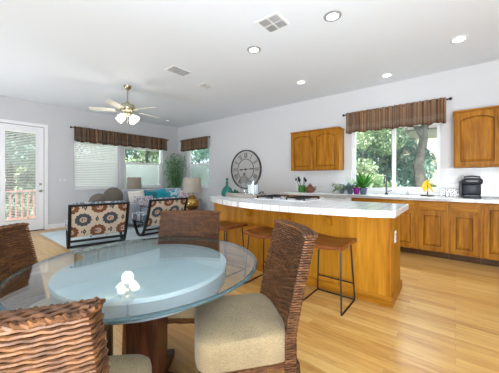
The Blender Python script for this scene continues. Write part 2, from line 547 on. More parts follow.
    def build(s, name, mat, parent=None, smooth=False, loc=None, kind=None):
        bmesh.ops.recalc_face_normals(s.b, faces=s.b.faces[:])
        me = bpy.data.meshes.new(name)
        s.b.to_mesh(me)
        s.b.free()
        me.materials.append(mat)
        if smooth:
            me.polygons.foreach_set('use_smooth', [True]*len(me.polygons))
            try:
                me.set_sharp_from_angle(angle=math.radians(40))
            except Exception:
                pass
        o = bpy.data.objects.new(name, me)
        COL.objects.link(o)
        if parent is not None:
            o.parent = parent
        if loc is not None:
            o.location = loc
        if kind:
            o['kind'] = kind
        return o

def tag(o, label, cat, group=None, kind=None):
    o['label'] = label
    o['category'] = cat
    if group:
        o['group'] = group
    if kind:
        o['kind'] = kind
    return o

def thing(name, label, cat, loc=(0, 0, 0), rz=0.0, group=None):
    o = bpy.data.objects.new(name, None)
    COL.objects.link(o)
    o.empty_display_size = 0.1
    o.location = loc
    o.rotation_euler = (0, 0, rz)
    return tag(o, label, cat, group)

def copy_thing(src, label, loc, rz=0.0):
    r = src.copy()
    COL.objects.link(r)
    r.location = loc
    r.rotation_euler = (0, 0, rz)
    r['label'] = label
    for ch in list(src.children):
        c = ch.copy()
        COL.objects.link(c)
        c.parent = r
        for g in list(ch.children):
            d = g.copy()
            COL.objects.link(d)
            d.parent = c
    return r

def struct(name, mb, mat, parent=None, label=None, smooth=False):
    o = mb.build(name, mat, parent, smooth)
    if parent is None:
        o['kind'] = 'structure'
    if label:
        o['label'] = label
    return o

def face(fx, fy):
    """rotation about Z that turns local +Y to (fx, fy)"""
    return math.atan2(-fx, fy)

# ------------------------------------------------------------------ the room shell
T = 0.16
def wall_with_holes(name, axis, pos, sgn, a0, a1, z1, holes, mat, label):
    """axis 'Y': wall plane at y=pos running along x; thickness goes outwards (sgn)"""
    mb = MB()
    def blk(u0, u1, z0, zz):
        if u1-u0 < 1e-4 or zz-z0 < 1e-4:
            return
        if axis == 'Y':
            mb.bb(u0, u1, min(pos, pos+sgn*T), max(pos, pos+sgn*T), z0, zz)
        else:
            mb.bb(min(pos, pos+sgn*T), max(pos, pos+sgn*T), u0, u1, z0, zz)
    cur = a0
    for (h0, h1, hz0, hz1) in sorted(holes):
        blk(cur, h0, 0, z1)
        blk(h0, h1, 0, hz0)
        blk(h0, h1, hz1, z1)
        cur = h1
    blk(cur, a1, 0, z1)
    return struct(name, mb, mat, None, label)

struct('floor', MB().bb(WALL_X-T, RIGHT_X+T, REAR_Y-T, WALL_Y+T, -0.06, 0), M['floor'], None, 'honey oak plank floor')
struct('ceiling', MB().bb(WALL_X-T, RIGHT_X+T, REAR_Y-T, WALL_Y+T, CEIL, CEIL+0.1), M['ceil'], None, 'white ceiling')
W_A = (2.22, 3.36, 0.95, 2.30)       # living-room windows (along y on the far wall)
W_B = (3.52, 4.78, 0.95, 2.30)
DOOR = (0.70, 1.625, 0.0, 2.44)
W_C = (-7.10, -6.02, 0.95, 2.30)     # small window on the kitchen-side wall
W_K = (-1.66, -0.20, 0.985, 2.25)    # kitchen window
wall_with_holes('wall_back', 'X', WALL_X, -1, REAR_Y, WALL_Y+T, CEIL, [DOOR, W_A, W_B], M['wall_living'], 'light grey living room wall')
wall_with_holes('wall_kitchen', 'Y', WALL_Y, 1, WALL_X, RIGHT_X, CEIL, [W_C, W_K], M['wall'], 'white kitchen wall')
wall_with_holes('wall_right', 'X', RIGHT_X, 1, REAR_Y, WALL_Y+T, CEIL, [], M['wall'], 'white wall at the right end')
wall_with_holes('wall_rear', 'Y', REAR_Y, -1, WALL_X, RIGHT_X, CEIL, [], M['wall'], 'white wall behind the dining place')

mb = MB()
mb.bb(WALL_X, WALL_X+0.015, 1.69, WALL_Y, 0, 0.11)
struct('baseboard_back', mb, M['trim'])
mb = MB()
mb.bb(WALL_X, WALL_X+0.015, REAR_Y, 0.64, 0, 0.11)
struct('baseboard_back_left', mb, M['trim'])
struct('baseboard_kitchen', MB().bb(WALL_X+0.015, -3.0, WALL_Y-0.015, WALL_Y, 0, 0.11), M['trim'])
struct('trim_1', MB().bb(-2.95, W_K[0], WALL_Y-0.008, WALL_Y, 0.925, 1.395).bb(W_K[0], W_K[1], WALL_Y-0.008, WALL_Y, 0.925, 0.985).bb(W_K[1], RIGHT_X, WALL_Y-0.008, WALL_Y, 0.925, 1.385),
       M['tile_wall'], None, 'white tiled backsplash')

# --- windows
def window(name, axis, pos, out, a0, a1, z0, z1, style, label):
    """style 'hung' = single hung (horizontal meeting rail), 'slide' = vertical meeting stile"""
    e = bpy.data.objects.new(name, None)
    COL.objects.link(e)
    e['kind'] = 'structure'
    e['label'] = label
    d0, d1 = pos+out*0.055, pos+out*0.115
    def bx(mb, u0, u1, w0, w1, da=d0, db=d1):
        lo, hi = min(da, db), max(da, db)
        if axis == 'Y':
            mb.bb(u0, u1, lo, hi, w0, w1)
        else:
            mb.bb(lo, hi, u0, u1, w0, w1)
    f = 0.05
    mb = MB()
    bx(mb, a0, a0+f, z0, z1); bx(mb, a1-f, a1, z0, z1)
    bx(mb, a0+f, a1-f, z0, z0+f); bx(mb, a0+f, a1-f, z1-f, z1)
    mb.build('window_frame', M['trim'], e)
    mb = MB()
    g = 0.028
    dm = pos+out*0.07
    if style == 'hung':
        zm = z0+(z1-z0)*0.555
        bx(mb, a0+f, a1-f, zm-0.028, zm+0.028, dm, d1)
        bx(mb, a0+f, a0+f+g, z0+f, zm-0.028, dm, d1)
        bx(mb, a1-f-g, a1-f, z0+f, zm-0.028, dm, d1)
        bx(mb, a0+f+g, a1-f-g, z0+f, z0+f+g, dm, d1)
    else:
        am = (a0+a1)/2+0.02
        bx(mb, am-0.03, am+0.03, z0+f, z1-f, dm, d1)
        bx(mb, am+0.03, a1-f, z0+f, z0+f+g, dm, d1)
        bx(mb, am+0.03, a1-f, z1-f-g, z1-f, dm, d1)
    mb.build('sash', M['trim'], e)
    mb = MB()
    dp = pos+out*0.095
    bx(mb, a0+f, a1-f, z0+f, z1-f, dp, dp+out*0.006)
    mb.build('pane', M['glass'], e)
    if style == 'hung':
        mb = MB()
        bx(mb, a0+f, a1-f, z0+f, z0+(z1-z0)*0.53, pos+out*0.118, pos+out*0.12)
        mb.build('insect_screen', M['screen'], e)
    mb = MB()
    s0, s1 = pos-out*0.03, pos+out*0.055
    bx(mb, a0-0.03 if style == 'hung' else a0, a1+0.03 if style == 'hung' else a1, z0-0.022, z0+0.003, s0 if style == 'hung' else pos, pos)
    bx(mb, a0, a1, z0-0.0, z0+0.003, pos, s1)
    mb.build('window_sill', M['trim'], e)
    return e

window('window_1', 'X', WALL_X, -1, *W_A, 'hung', 'left living room window')
window('window_2', 'X', WALL_X, -1, *W_B, 'hung', 'right living room window')
window('window_3', 'Y', WALL_Y, 1, *W_C, 'hung', 'narrow window beside the corner plant')
window('window_4', 'Y', WALL_Y, 1, *W_K, 'slide', 'kitchen sliding window')

# --- patio door with casing, glass and between-glass blind
dr = bpy.data.objects.new('door_1', None)
COL.objects.link(dr)
dr['kind'] = 'structure'
dr['label'] = 'white glazed patio door'
y0, y1 = DOOR[0], DOOR[1]
x = WALL_X
mb = MB()
mb.bb(x-0.0, x+0.02, y0-0.07, y0, 0, 2.51); mb.bb(x, x+0.02, y1, y1+0.07, 0, 2.51); mb.bb(x, x+0.02, y0, y1, 2.44, 2.51)
mb.build('door_casing', M['trim'], dr)
mb = MB()
gy0, gy1, gz0, gz1 = 0.955, 1.475, 0.26, 2.31
gy0 = y0+0.235
mb.bb(x-0.07, x-0.02, y0+0.01, gy0, 0.015, 2.43); mb.bb(x-0.07, x-0.02, gy1, y1-0.01, 0.015, 2.43)
mb.bb(x-0.07, x-0.02, gy0, gy1, 0.015, gz0); mb.bb(x-0.07, x-0.02, gy0, gy1, gz1, 2.43)
mb.build('door_slab', M['trim'], dr)
mb = MB()
for (a, b, c, d) in ((gy0-0.025, gy0+0.01, gz0-0.025, gz1+0.025), (gy1-0.01, gy1+0.025, gz0-0.025, gz1+0.025)):
    mb.bb(x-0.02, x-0.006, a, b, c, d)
mb.bb(x-0.02, x-0.006, gy0+0.01, gy1-0.01, gz0-0.025, gz0+0.01); mb.bb(x-0.02, x-0.006, gy0+0.01, gy1-0.01, gz1-0.01, gz1+0.025)
mb.build('glazing_bead', M['trim'], dr)
MB().bb(x-0.055, x-0.05, gy0, gy1, gz0, gz1).build('pane', M['glass'], dr)
mb = MB()
zz = gz0+0.03
while zz < gz1-0.03:
    mb.box((x-0.034, (gy0+gy1)/2, zz), (0.022, gy1-gy0-0.02, 0.0022), Matrix.Rotation(math.radians(-34), 3, 'Y'))
    zz += 0.036
mb.bb(x-0.045, x-0.022, gy0+0.01, gy1-0.01, gz1-0.03, gz1)
mb.build('door_blind', M['blind'], dr)
mb = MB().lathe([(0.0, 0.0), (0.03, 0.0), (0.03, 0.008), (0.012, 0.012), (0.011, 0.035), (0.026, 0.045), (0.03, 0.06), (0.02, 0.072), (0, 0.074)], 16)
bmesh.ops.transform(mb.b, matrix=Matrix.Translation((x-0.02, 1.553, 0.93)) @ Matrix.Rotation(PI/2, 4, 'Y'), verts=mb.b.verts)
mb.build('door_knob', M['nickel'], dr, True)
mb = MB().lathe([(0.0, 0.0), (0.03, 0.0), (0.03, 0.018), (0.022, 0.024), (0, 0.026)], 16)
bmesh.ops.transform(mb.b, matrix=Matrix.Translation((x-0.02, 1.553, 1.09)) @ Matrix.Rotation(PI/2, 4, 'Y'), verts=mb.b.verts)
mb.build('deadbolt', M['nickel'], dr, True)
MB().bb(x-0.1, x+0.03, y0, y1, 0, 0.016).build('threshold', M['rod'], dr)

# ------------------------------------------------------------------ outdoors
struct('ground', MB().bb(-40, 30, -20, 45, -0.9, -0.7), M['grass'], None, 'lawn outside the windows')

def leaves(mb, rng, clumps, n, size, sz=0.8):
    for _ in range(n):
        c = clumps[rng.randrange(len(clumps))]
        d = Vector((rng.gauss(0, 1), rng.gauss(0, 1), rng.gauss(0, 1)))
        d.normalize()
        r = c[3]*(rng.random()**0.35)
        p = Vector(c[:3]) + Vector((d.x*r, d.y*r, d.z*r*sz))
        s = size*(0.6+0.8*rng.random())
        m = Matrix.Rotation(rng.random()*6.28, 3, 'Z') @ Matrix.Rotation(rng.uniform(-1.1, 1.1), 3, 'X')
        q = [m @ Vector(v)*s + p for v in ((-0.45, 0, 0), (0, -0.9, 0.05), (0.45, 0, 0), (0, 0.9, 0.05))]
        mb.b.faces.new([mb.b.verts.new(v) for v in q])

def tree(name, label, loc, h, spread, trunk_r, seed, mat, n=2600, leaf=0.11, low=0.15, lean=(0, 0), fork=False, cat='tree', group=None):
    rng = random.Random(seed)
    t = thing(name, label, cat, loc, 0, group)
    mb = MB()
    top = Vector((lean[0], lean[1], h*0.72))
    pts = [Vector((0, 0, 0)).lerp(top, k/6)+Vector((rng.uniform(-1, 1), rng.uniform(-1, 1), 0))*trunk_r*0.35 for k in range(7)]
    mb.tube(pts, [trunk_r*(1.25-0.9*k/6) for k in range(7)], 9)
    for k in range(6):
        a = rng.random()*6.28
        s0 = pts[4+k % 3]
        e0 = s0+Vector((math.cos(a)*spread*0.6, math.sin(a)*spread*0.6, h*0.22))
        mb.tube([s0, s0.lerp(e0, 0.5)+Vector((0, 0, h*0.03)), e0], [trunk_r*0.5, trunk_r*0.3, trunk_r*0.1], 6)
    mb.build('trunk', M['bark'], t, True)
    cl = []
    for k in range(26):
        a = rng.random()*6.28
        q = math.sqrt(rng.random())*spread*0.75
        z = h*(low+(1-low)*rng.random())
        cl.append((math.cos(a)*q+lean[0]*z/h, math.sin(a)*q+lean[1]*z/h, z, spread*rng.uniform(0.28, 0.5)))
    mb = MB()
    leaves(mb, rng, cl, int(n*5.5), leaf*0.66)
    mb.build('foliage', mat, t)
    return t

GZ = -0.7
tree('shade_tree', 'big grey-barked tree with leaning trunk outside the kitchen window', (-0.86, 9.0, GZ), 6.5, 1.6, 0.17, 5, M['fol_a'], 1500, 0.13, 0.62, (0.1, 0.2))
OUT = [
    ('leafy_shrub', 'pale green shrub outside the left pane of the kitchen window', (-2.3, 8.6, GZ), 3.6, 1.05, 0.05, 11, M['fol_c'], 3200, 0.085),
    ('leafy_shrub', 'blue-green shrub rising behind the purple flower pot and faucet', (-1.75, 10.2, GZ), 4.6, 1.25, 0.06, 12, M['fol_b'], 3400, 0.10),
    ('leafy_shrub', 'bushy shrub to the right of the big tree trunk, above the bananas', (-0.25, 8.8, GZ), 2.25, 0.62, 0.04, 13, M['fol_a'], 2200, 0.075),
    ('leafy_tree', 'tall green tree at the left edge of the kitchen window', (-3.5, 11.4, GZ), 7.2, 1.9, 0.14, 14, M['fol_a'], 3600, 0.13),
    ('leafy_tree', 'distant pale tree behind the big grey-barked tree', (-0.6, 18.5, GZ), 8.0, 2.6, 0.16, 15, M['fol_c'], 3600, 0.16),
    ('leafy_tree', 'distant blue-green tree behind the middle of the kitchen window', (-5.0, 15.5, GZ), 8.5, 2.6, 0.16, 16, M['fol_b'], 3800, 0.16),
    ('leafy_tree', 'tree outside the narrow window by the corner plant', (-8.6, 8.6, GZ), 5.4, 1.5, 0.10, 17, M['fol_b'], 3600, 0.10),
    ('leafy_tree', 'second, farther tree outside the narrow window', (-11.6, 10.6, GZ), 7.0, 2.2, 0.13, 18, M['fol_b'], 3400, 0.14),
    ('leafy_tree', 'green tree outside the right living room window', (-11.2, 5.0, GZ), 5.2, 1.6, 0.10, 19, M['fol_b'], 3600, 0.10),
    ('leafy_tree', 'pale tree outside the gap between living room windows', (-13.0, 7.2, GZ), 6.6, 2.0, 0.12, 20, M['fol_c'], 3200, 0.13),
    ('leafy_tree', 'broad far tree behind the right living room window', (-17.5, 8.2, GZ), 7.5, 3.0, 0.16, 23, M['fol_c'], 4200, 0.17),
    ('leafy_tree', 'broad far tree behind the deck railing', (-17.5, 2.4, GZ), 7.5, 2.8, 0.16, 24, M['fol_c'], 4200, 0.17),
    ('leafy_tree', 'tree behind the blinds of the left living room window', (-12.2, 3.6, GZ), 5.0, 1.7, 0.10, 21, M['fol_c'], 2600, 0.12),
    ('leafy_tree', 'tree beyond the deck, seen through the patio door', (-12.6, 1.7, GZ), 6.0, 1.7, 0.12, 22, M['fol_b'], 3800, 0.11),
]
for (nm, lb, loc, h, sp, tr, sd, mt, n, lf) in OUT:
    tree(nm, lb, loc, h, sp, tr, sd, mt, n, lf, cat='shrub' if 'shrub' in nm else 'tree', group='plants outside the windows')

# neighbour's house glimpsed between the trees
hs = thing('neighbor_house', 'beige house with a dark window glimpsed behind the trunk', 'house', (-1.1, 13.0, GZ))
MB().bb(-1.6, 2.2, 0, 1.4, 0, 4.0).build('wall', M['siding'], hs)
mb = MB()
mb.prism([(-0.3, 0), (1.7, 0), (0.7, 1.0)], -1.8, 2.4, 0, Matrix(((0, 0, 1, 0), (1, 0, 0, 0), (0, 1, 0, 4.0), (0, 0, 0, 1))))
mb.build('roof', M['roofing'], hs)
MB().bb(-0.22, 0.30, -0.03, 0.0, 2.42, 3.2).build('window', M['trim'], hs)
MB().bb(-0.17, 0.25, -0.045, -0.03, 2.48, 3.14).build('pane', M['darkpane'], hs)

# deck and railing outside the patio door
mb = MB().bb(-9.9, WALL_X-T, -0.6, 2.6, -0.14, -0.03)
tag(mb.build('deck', M['deckfloor']), 'reddish wooden deck outside the patio door', 'deck')
rl = thing('deck_railing', 'pinkish red wooden railing seen through the patio door', 'railing', (-9.5, 1.0, -0.03))
MB().bb(-0.05, 0.05, -1.4, 1.6, 0.88, 0.92).build('top_rail', M['deck'], rl)
MB().bb(-0.02, 0.02, -1.4, 1.6, 0.10, 0.16).build('bottom_rail', M['deck'], rl)
for k in range(24):
    yb = -1.35+k*0.125
    MB().bb(-0.02, 0.02, yb-0.02, yb+0.02, 0.0 if k % 8 == 0 else 0.16, 0.88).build('baluster', M['deck'], rl)

# ------------------------------------------------------------------ kitchen run on the right wall
CY = 4.79                                             # cabinet front plane
def cab_door(parent, x0, x1, z0, z1, yf, arch, name='door'):
    """raised-panel door, hinged front at y=yf looking -Y; x,z are in the cabinet's frame"""
    w = 0.058
    mb = MB()
    th = 0.02
    n = 14
    xa, xb, za, zb = x0+w, x1-w, z0+w, z1-w
    rise = 0.055 if arch else 0.0
    def top(u):
        return zb-rise+rise*math.sin(PI*u)**0.8 if arch else zb
    mb.bb(x0, xa, yf-th, yf, z0, z1, 0.004); mb.bb(xb, x1, yf-th, yf, z0, z1, 0.004); mb.bb(xa, xb, yf-th, yf, z0, za)
    # top rail with arched underside
    lo = [(xa+(xb-xa)*i/n, top(i/n)) for i in range(n+1)]
    poly = lo + [(xb, z1), (xa, z1)]
    R = Matrix(((1, 0, 0, 0), (0, 0, 1, 0), (0, 1, 0, 0), (0, 0, 0, 1)))
    mb.prism(poly, yf-th, yf, 0, R)
    d = mb.build(name, M['oak'], parent)
    mb = MB()
    g = 0.009
    pl = [(xa, za), (xb, za)] + [(xb-(xb-xa)*i/n, top(1-i/n)) for i in range(n+1)]
    mb.prism(pl, yf-th+0.013, yf-0.001, 0, R)
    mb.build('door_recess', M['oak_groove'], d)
    mb = MB()
    cx, cz = (xa+xb)/2, (za+zb)/2
    k = 0.036
    in_ = [(xa+k, za+k), (xb-k, za+k)] + [(xb-k-(xb-xa-2*k)*i/n, top(1-i/n)-k) for i in range(n+1)]
    # bevelled raised field
    lo_v = [mb.b.verts.new((px, yf-th+0.0125, pz)) for px, pz in [(xa+g, za+g), (xb-g, za+g)] + [(xb-g-(xb-xa-2*g)*i/n, top(1-i/n)-g) for i in range(n+1)]]
    hi_v = [mb.b.verts.new((px, yf-th+0.001, pz)) for px, pz in in_]
    for i in range(len(lo_v)):
        j = (i+1) % len(lo_v)
        mb.b.faces.new((lo_v[i], lo_v[j], hi_v[j], hi_v[i]))
    mb.b.faces.new(hi_v)
    mb.build('door_panel', M['oak'], d)
    return d

def drawer_front(parent, x0, x1, z0, z1, yf):
    mb = MB().bb(x0, x1, yf-0.02, yf, z0, z1, 0.005)
    d = mb.build('drawer', M['oak_h'], parent)
    return d

CB_TOP = 0.868
def base_unit(label, x0, x1, doors, drawers):
    t = thing('base_cabinet', label, 'cabinet', (x0, CY, 0), 0, 'base cabinets under the window wall')
    w = x1-x0
    MB().bb(0.001, w-0.001, 0, WALL_Y-CY-0.01, 0.10, CB_TOP).build('carcass', M['oak'], t)
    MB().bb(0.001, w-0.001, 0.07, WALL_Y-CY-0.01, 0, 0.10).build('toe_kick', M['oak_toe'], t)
    m = 0.028
    dw = (w-m*(len(range(doors))+1))/doors
    zt = CB_TOP-0.025
    zd = zt-0.135 if drawers else zt
    for k in range(doors):
        a = m+k*(dw+m)
        if drawers:
            drawer_front(t, a, a+dw, zd+0.025, zt, -0.001)
        cab_door(t, a, a+dw, 0.125, zd, -0.001, False)
    return t

base_unit('oak base cabinet at far left end of the window wall counter', -2.93, -2.09, 2, True)
base_unit('wide oak sink cabinet below the kitchen window', -1.475, -0.475, 2, True)
base_unit('oak base cabinet with drawer below the bananas and patterned box', -0.475, -0.085, 1, True)
base_unit('oak base cabinet with drawer below the coffee maker', -0.085, 0.275, 1, True)
base_unit('tall-door oak base cabinet without drawer at the right edge', 0.275, 0.80, 1, False)
base_unit('oak base cabinet farthest right, past the picture edge', 0.80, 1.60, 2, True)
# dishwasher
t = thing('dishwasher', 'white dishwasher between oak cabinets behind the island', 'dishwasher', (-2.085, CY, 0))
MB().bb(0, 0.605, 0.0, 0.57, 0.1, CB_TOP).build('body', M['applwhite'], t)
MB().bb(0.003, 0.602, -0.025, 0, 0.11, 0.74, 0.006).build('door', M['applwhite'], t)
MB().bb(0.003, 0.602, -0.028, 0, 0.75, 0.865, 0.006).build('control_panel', M['applwhite'], t)
MB().bb(0.10, 0.50, -0.032, -0.028, 0.845, 0.858).build('handle', M['ventgrey'], t)
MB().bb(0.02, 0.58, 0.06, 0.5, 0, 0.1).build('toe_kick', M['darkgrey'], t)
# worktop (tiled, with rounded nose)
mb = MB().bb(-2.96, 1.60, CY-0.035, WALL_Y-0.009, CB_TOP+0.002, 0.922, 0.01)
tag(mb.build('worktop', M['tile']), 'long white tiled worktop along the window wall', 'countertop')

def upper(label, x0, x1, z0, z1, nd):
    t = thing('wall_cabinet', label, 'cabinet', (x0, WALL_Y-0.002, z0), 0, 'oak wall cabinets')
    w, h, d = x1-x0, z1-z0, 0.31
    MB().bb(0, w, -d, 0, 0, h).build('carcass', M['oak'], t)
    m = 0.024
    dw = (w-m*(nd+1))/nd
    for k in range(nd):
        a = m+k*(dw+m)
        cab_door(t, a, a+dw, 0.025, h-0.025, -d-0.001, True)
    mb = MB()
    mb.bb(-0.012, w+0.012, -d-0.03, 0, h, h+0.022, 0.005)
    mb.build('crown_molding', M['oak_h'], t)
    return t
upper('two-door oak wall cabinet left of the kitchen window', -2.905, -1.815, 1.395, 2.235, 2)
upper('oak wall cabinet above the coffee maker at right edge', -0.025, 1.035, 1.385, 2.235, 2)

# ------------------------------------------------------------------ island
isl = thing('kitchen_island', 'large honey oak kitchen island with curved overhang', 'kitchen island', (-0.475, 2.68, 0))
W_I = 2.40
MB().bb(-W_I, 0, 0, 0.54, 0.0, 0.868).build('island_body', M['oak_island'], isl)
mb = MB()
mb.bb(-W_I-0.018, 0.018, -0.018, 0, 0, 0.095, 0.006); mb.bb(0, 0.018, 0, 0.56, 0, 0.095, 0.006)
mb.build('base_molding', M['oak_h'], isl)
mb = MB()
mb.bb(0, 0.008, -0.004, 0.03, 0.095, 0.868); mb.bb(-0.03, 0, -0.006, 0, 0.095, 0.868)
mb.build('corner_trim', M['oak'], isl)
R = Matrix(((0, 0, 1, 0), (1, 0, 0, 0), (0, 1, 0, 0), (0, 0, 0, 1)))
for cx in (-1.70, -1.10, -0.58):
    pr = [(0, 0.868), (-0.15, 0.868), (-0.15, 0.835), (-0.115, 0.82), (-0.07, 0.785), (-0.05, 0.74), (-0.035, 0.715), (0, 0.70)]
    MB().prism(pr, cx-0.028, cx+0.028, 0, R).build('corbel', M['oak_island'], isl)
mb = MB().bb(0.008, 0.014, 0.155, 0.225, 0.575, 0.69, 0.004)
pl = mb.build('outlet_plate', M['white'], isl)
mb = MB(); mb.bb(0.014, 0.0155, 0.176, 0.204, 0.600, 0.626); mb.bb(0.014, 0.0155, 0.176, 0.204, 0.640, 0.666)
mb.build('socket', M['ventgrey'], pl)
# curved tiled top
Rr, cxx, cyy = 2.55, -1.5, 2.215+2.55
poly = []
for k in range(41):
    xx = -0.40 + (-3.10+0.40)*k/40
    poly.append((xx, cyy-math.sqrt(Rr*Rr-(xx-cxx)**2)))
poly += [(-3.10, 3.27), (-0.40, 3.27)]
poly = list(reversed(poly))
mb = MB().prism(poly, 0.870, 0.93, 0.008)
tag(mb.build('island_countertop', M['tile']), 'white tiled island countertop with bowed front edge', 'countertop')

# cooktop on the island
ck = thing('cooktop', 'white gas cooktop with dark grates set on the island', 'cooktop', (-1.76, 2.98, 0.9305))
MB().bb(-0.39, 0.39, -0.24, 0.24, 0, 0.012, 0.004).build('cooktop_plate', M['applwhite'], ck)
for gx, gy in ((-0.23, -0.11), (-0.23, 0.12), (0.23, -0.11), (0.23, 0.12)):
    b = MB().lathe([(0.0, 0.012), (0.045, 0.012), (0.045, 0.022), (0.03, 0.026), (0.0, 0.026)], 16, (gx, gy, 0)).build('burner', M['darkgrey'], ck, True)
for gx in (-0.23, 0.23):
    mb = MB()
    for dx in (-0.12, 0.12):
        mb.bb(gx+dx-0.006, gx+dx+0.006, -0.21, 0.21, 0.034, 0.046)
    for dy in (-0.21, -0.11, 0.0, 0.12, 0.21):
        mb.bb(gx-0.12, gx+0.12, dy-0.006, dy+0.006, 0.034, 0.046)
    for dx in (-0.12, 0.12):
        for dy in (-0.205, 0.205):
            mb.bb(gx+dx-0.007, gx+dx+0.007, dy-0.007, dy+0.007, 0.011, 0.036)
    mb.build('grate', M['black'], ck)
for k in range(4):
    MB().lathe([(0.0, 0.012), (0.018, 0.012), (0.015, 0.032), (0, 0.032)], 14, (0, -0.16+k*0.1, 0)).build('knob', M['ventgrey'], ck, True)

# tray and things on the island
IZ = 0.9305
tr = thing('serving_tray', 'weathered grey wooden tray on the island', 'tray', (-2.50, 2.98, IZ), 0.05)
MB().bb(-0.28, 0.28, -0.12, 0.12, 0, 0.014).build('tray_base', M['greywood'], tr)
mb = MB()
mb.bb(-0.29, 0.29, -0.132, -0.12, 0, 0.062, 0.003); mb.bb(-0.29, 0.29, 0.12, 0.132, 0, 0.062, 0.003)
mb.bb(-0.29, -0.278, -0.12, 0.12, 0, 0.062, 0.003); mb.bb(0.278, 0.29, -0.12, 0.12, 0, 0.062, 0.003)
mb.build('tray_rim', M['greywood'], tr)
for sx in (-1, 1):
    MB().tube([(sx*0.285, -0.05, 0.055), (sx*0.30, -0.04, 0.085), (sx*0.30, 0.04, 0.085), (sx*0.285, 0.05, 0.055)], 0.007, 6).build('tray_handle', M['black'], tr)
TZ = IZ+0.0145
bt = thing('glass_bottle', 'teal glass bottle with stopper left of the grey tray', 'bottle', (-2.86, 2.95, IZ))
MB().lathe([(0, 0), (0.075, 0), (0.092, 0.02), (0.092, 0.08), (0.07, 0.125), (0.03, 0.16), (0.02, 0.18), (0.02, 0.215), (0.028, 0.22), (0.028, 0.228), (0, 0.228)], 24).build('bottle_body', M['teal_glass'], bt, True)
MB().lathe([(0, 0.228), (0.014, 0.228), (0.013, 0.245), (0.026, 0.265), (0.016, 0.29), (0.0, 0.30)], 16).build('stopper', M['teal_glass'], bt, True)
jr = thing('candle_jar', 'white candle in a clear glass jar at right on the tray', 'candle', (-2.36, 2.99, TZ))
MB().lathe([(0, 0.004), (0.078, 0.004), (0.078, 0.17), (0, 0.17)], 28).build('candle_wax', M['wax'], jr, True)
MB().lathe([(0.0, 0), (0.086, 0), (0.086, 0.24), (0.082, 0.24), (0.082, 0.003), (0.0, 0.003)], 28).build('glass_jar', M['jar'], jr, True)
MB().tube([(0, 0, 0.17), (0.002, 0, 0.185)], 0.002, 5).build('wick', M['black'], jr)
aj = thing('apothecary_jar', 'tall lidded glass jar with a grey dome lid on the tray', 'jar', (-2.545, 3.01, TZ))
MB().lathe([(0, 0), (0.07, 0), (0.075, 0.02), (0.075, 0.19), (0.068, 0.20), (0.064, 0.20), (0.07, 0.188), (0.07, 0.024), (0, 0.006)], 26).build('glass_body', M['jar'], aj, True)
MB().lathe([(0, 0.20), (0.082, 0.20), (0.084, 0.212), (0.07, 0.25), (0.04, 0.29), (0.02, 0.31), (0.014, 0.325), (0.022, 0.34), (0.014, 0.36), (0, 0.364)], 26).build('lid', M['clockmark'], aj, True)
ss = thing('succulent_sprig', 'small dark green plant at the left end of the tray', 'plant', (-2.69, 2.97, TZ))
MB().lathe([(0, 0), (0.032, 0), (0.04, 0.03), (0.034, 0.03), (0, 0.028)], 16).build('pot', M['darkgrey'], ss, True)
mb = MB()
rng = random.Random(3)
for k in range(26):
    a = rng.random()*6.28; e = rng.uniform(0.2, 1.4)
    d = Vector((math.cos(a)*math.cos(e), math.sin(a)*math.cos(e), math.sin(e)))
    mb.tube([(0, 0, 0.025), Vector((0, 0, 0.025))+d*0.045, Vector((0, 0, 0.02))+d*0.085], [0.006, 0.011, 0.001], 5, flat=0.4)
mb.build('leaves', M['darkgreen'], ss, True)

# ------------------------------------------------------------------ things on the long worktop
KZ = 0.9225
# utensil crock, pots
uc = thing('utensil_crock', 'green crock full of dark cooking utensils below the wall cabinet', 'crock', (-2.60, 5.02, KZ))
MB().lathe([(0, 0), (0.07, 0), (0.082, 0.03), (0.08, 0.14), (0.075, 0.15), (0.07, 0.15), (0.07, 0.02), (0, 0.02)], 22).build('pot', M['greenpot'], uc, True)
for k, (dx, dy, hh, rr) in enumerate(((-0.05, 0.01, 0.34, 0.03), (-0.02, -0.03, 0.30, 0.035), (0.02, 0.02, 0.33, 0.028), (0.05, -0.01, 0.29, 0.03), (-0.06, -0.03, 0.31, 0.026))):
    mb = MB()
    mb.tube([(dx*0.4, dy*0.4, 0.03), (dx*1.6, dy*1.6, hh-0.06)], 0.007, 6)
    mb.ball((dx*1.9, dy*1.9, hh-0.035), rr, 1.0, 0.35, 1.3, 2)
    tag(mb.build('cooking_utensil', M['black' if k % 2 else 'darkgrey'], None, True, (-2.60, 5.02, KZ)), 'dark spoons and spatulas standing in the green crock', 'utensil', 'utensils in the green crock')
tp = thing('brown_jug', 'round brown stoneware pot beside the green utensil crock', 'pot', (-2.40, 5.0, KZ))
MB().lathe([(0, 0), (0.06, 0), (0.10, 0.04), (0.105, 0.08), (0.08, 0.12), (0.045, 0.135), (0.045, 0.15), (0, 0.15)], 24).build('pot_body', M['brownpot'], tp, True)
MB().lathe([(0, 0.15), (0.05, 0.15), (0.04, 0.165), (0.012, 0.172), (0.018, 0.19), (0, 0.198)], 18).build('lid', M['brownpot'], tp, True)
MB().tube([(0.075, 0, 0.115), (0.125, 0, 0.125), (0.13, 0, 0.07), (0.1, 0, 0.05)], 0.009, 7).build('handle', M['brownpot'], tp, True)

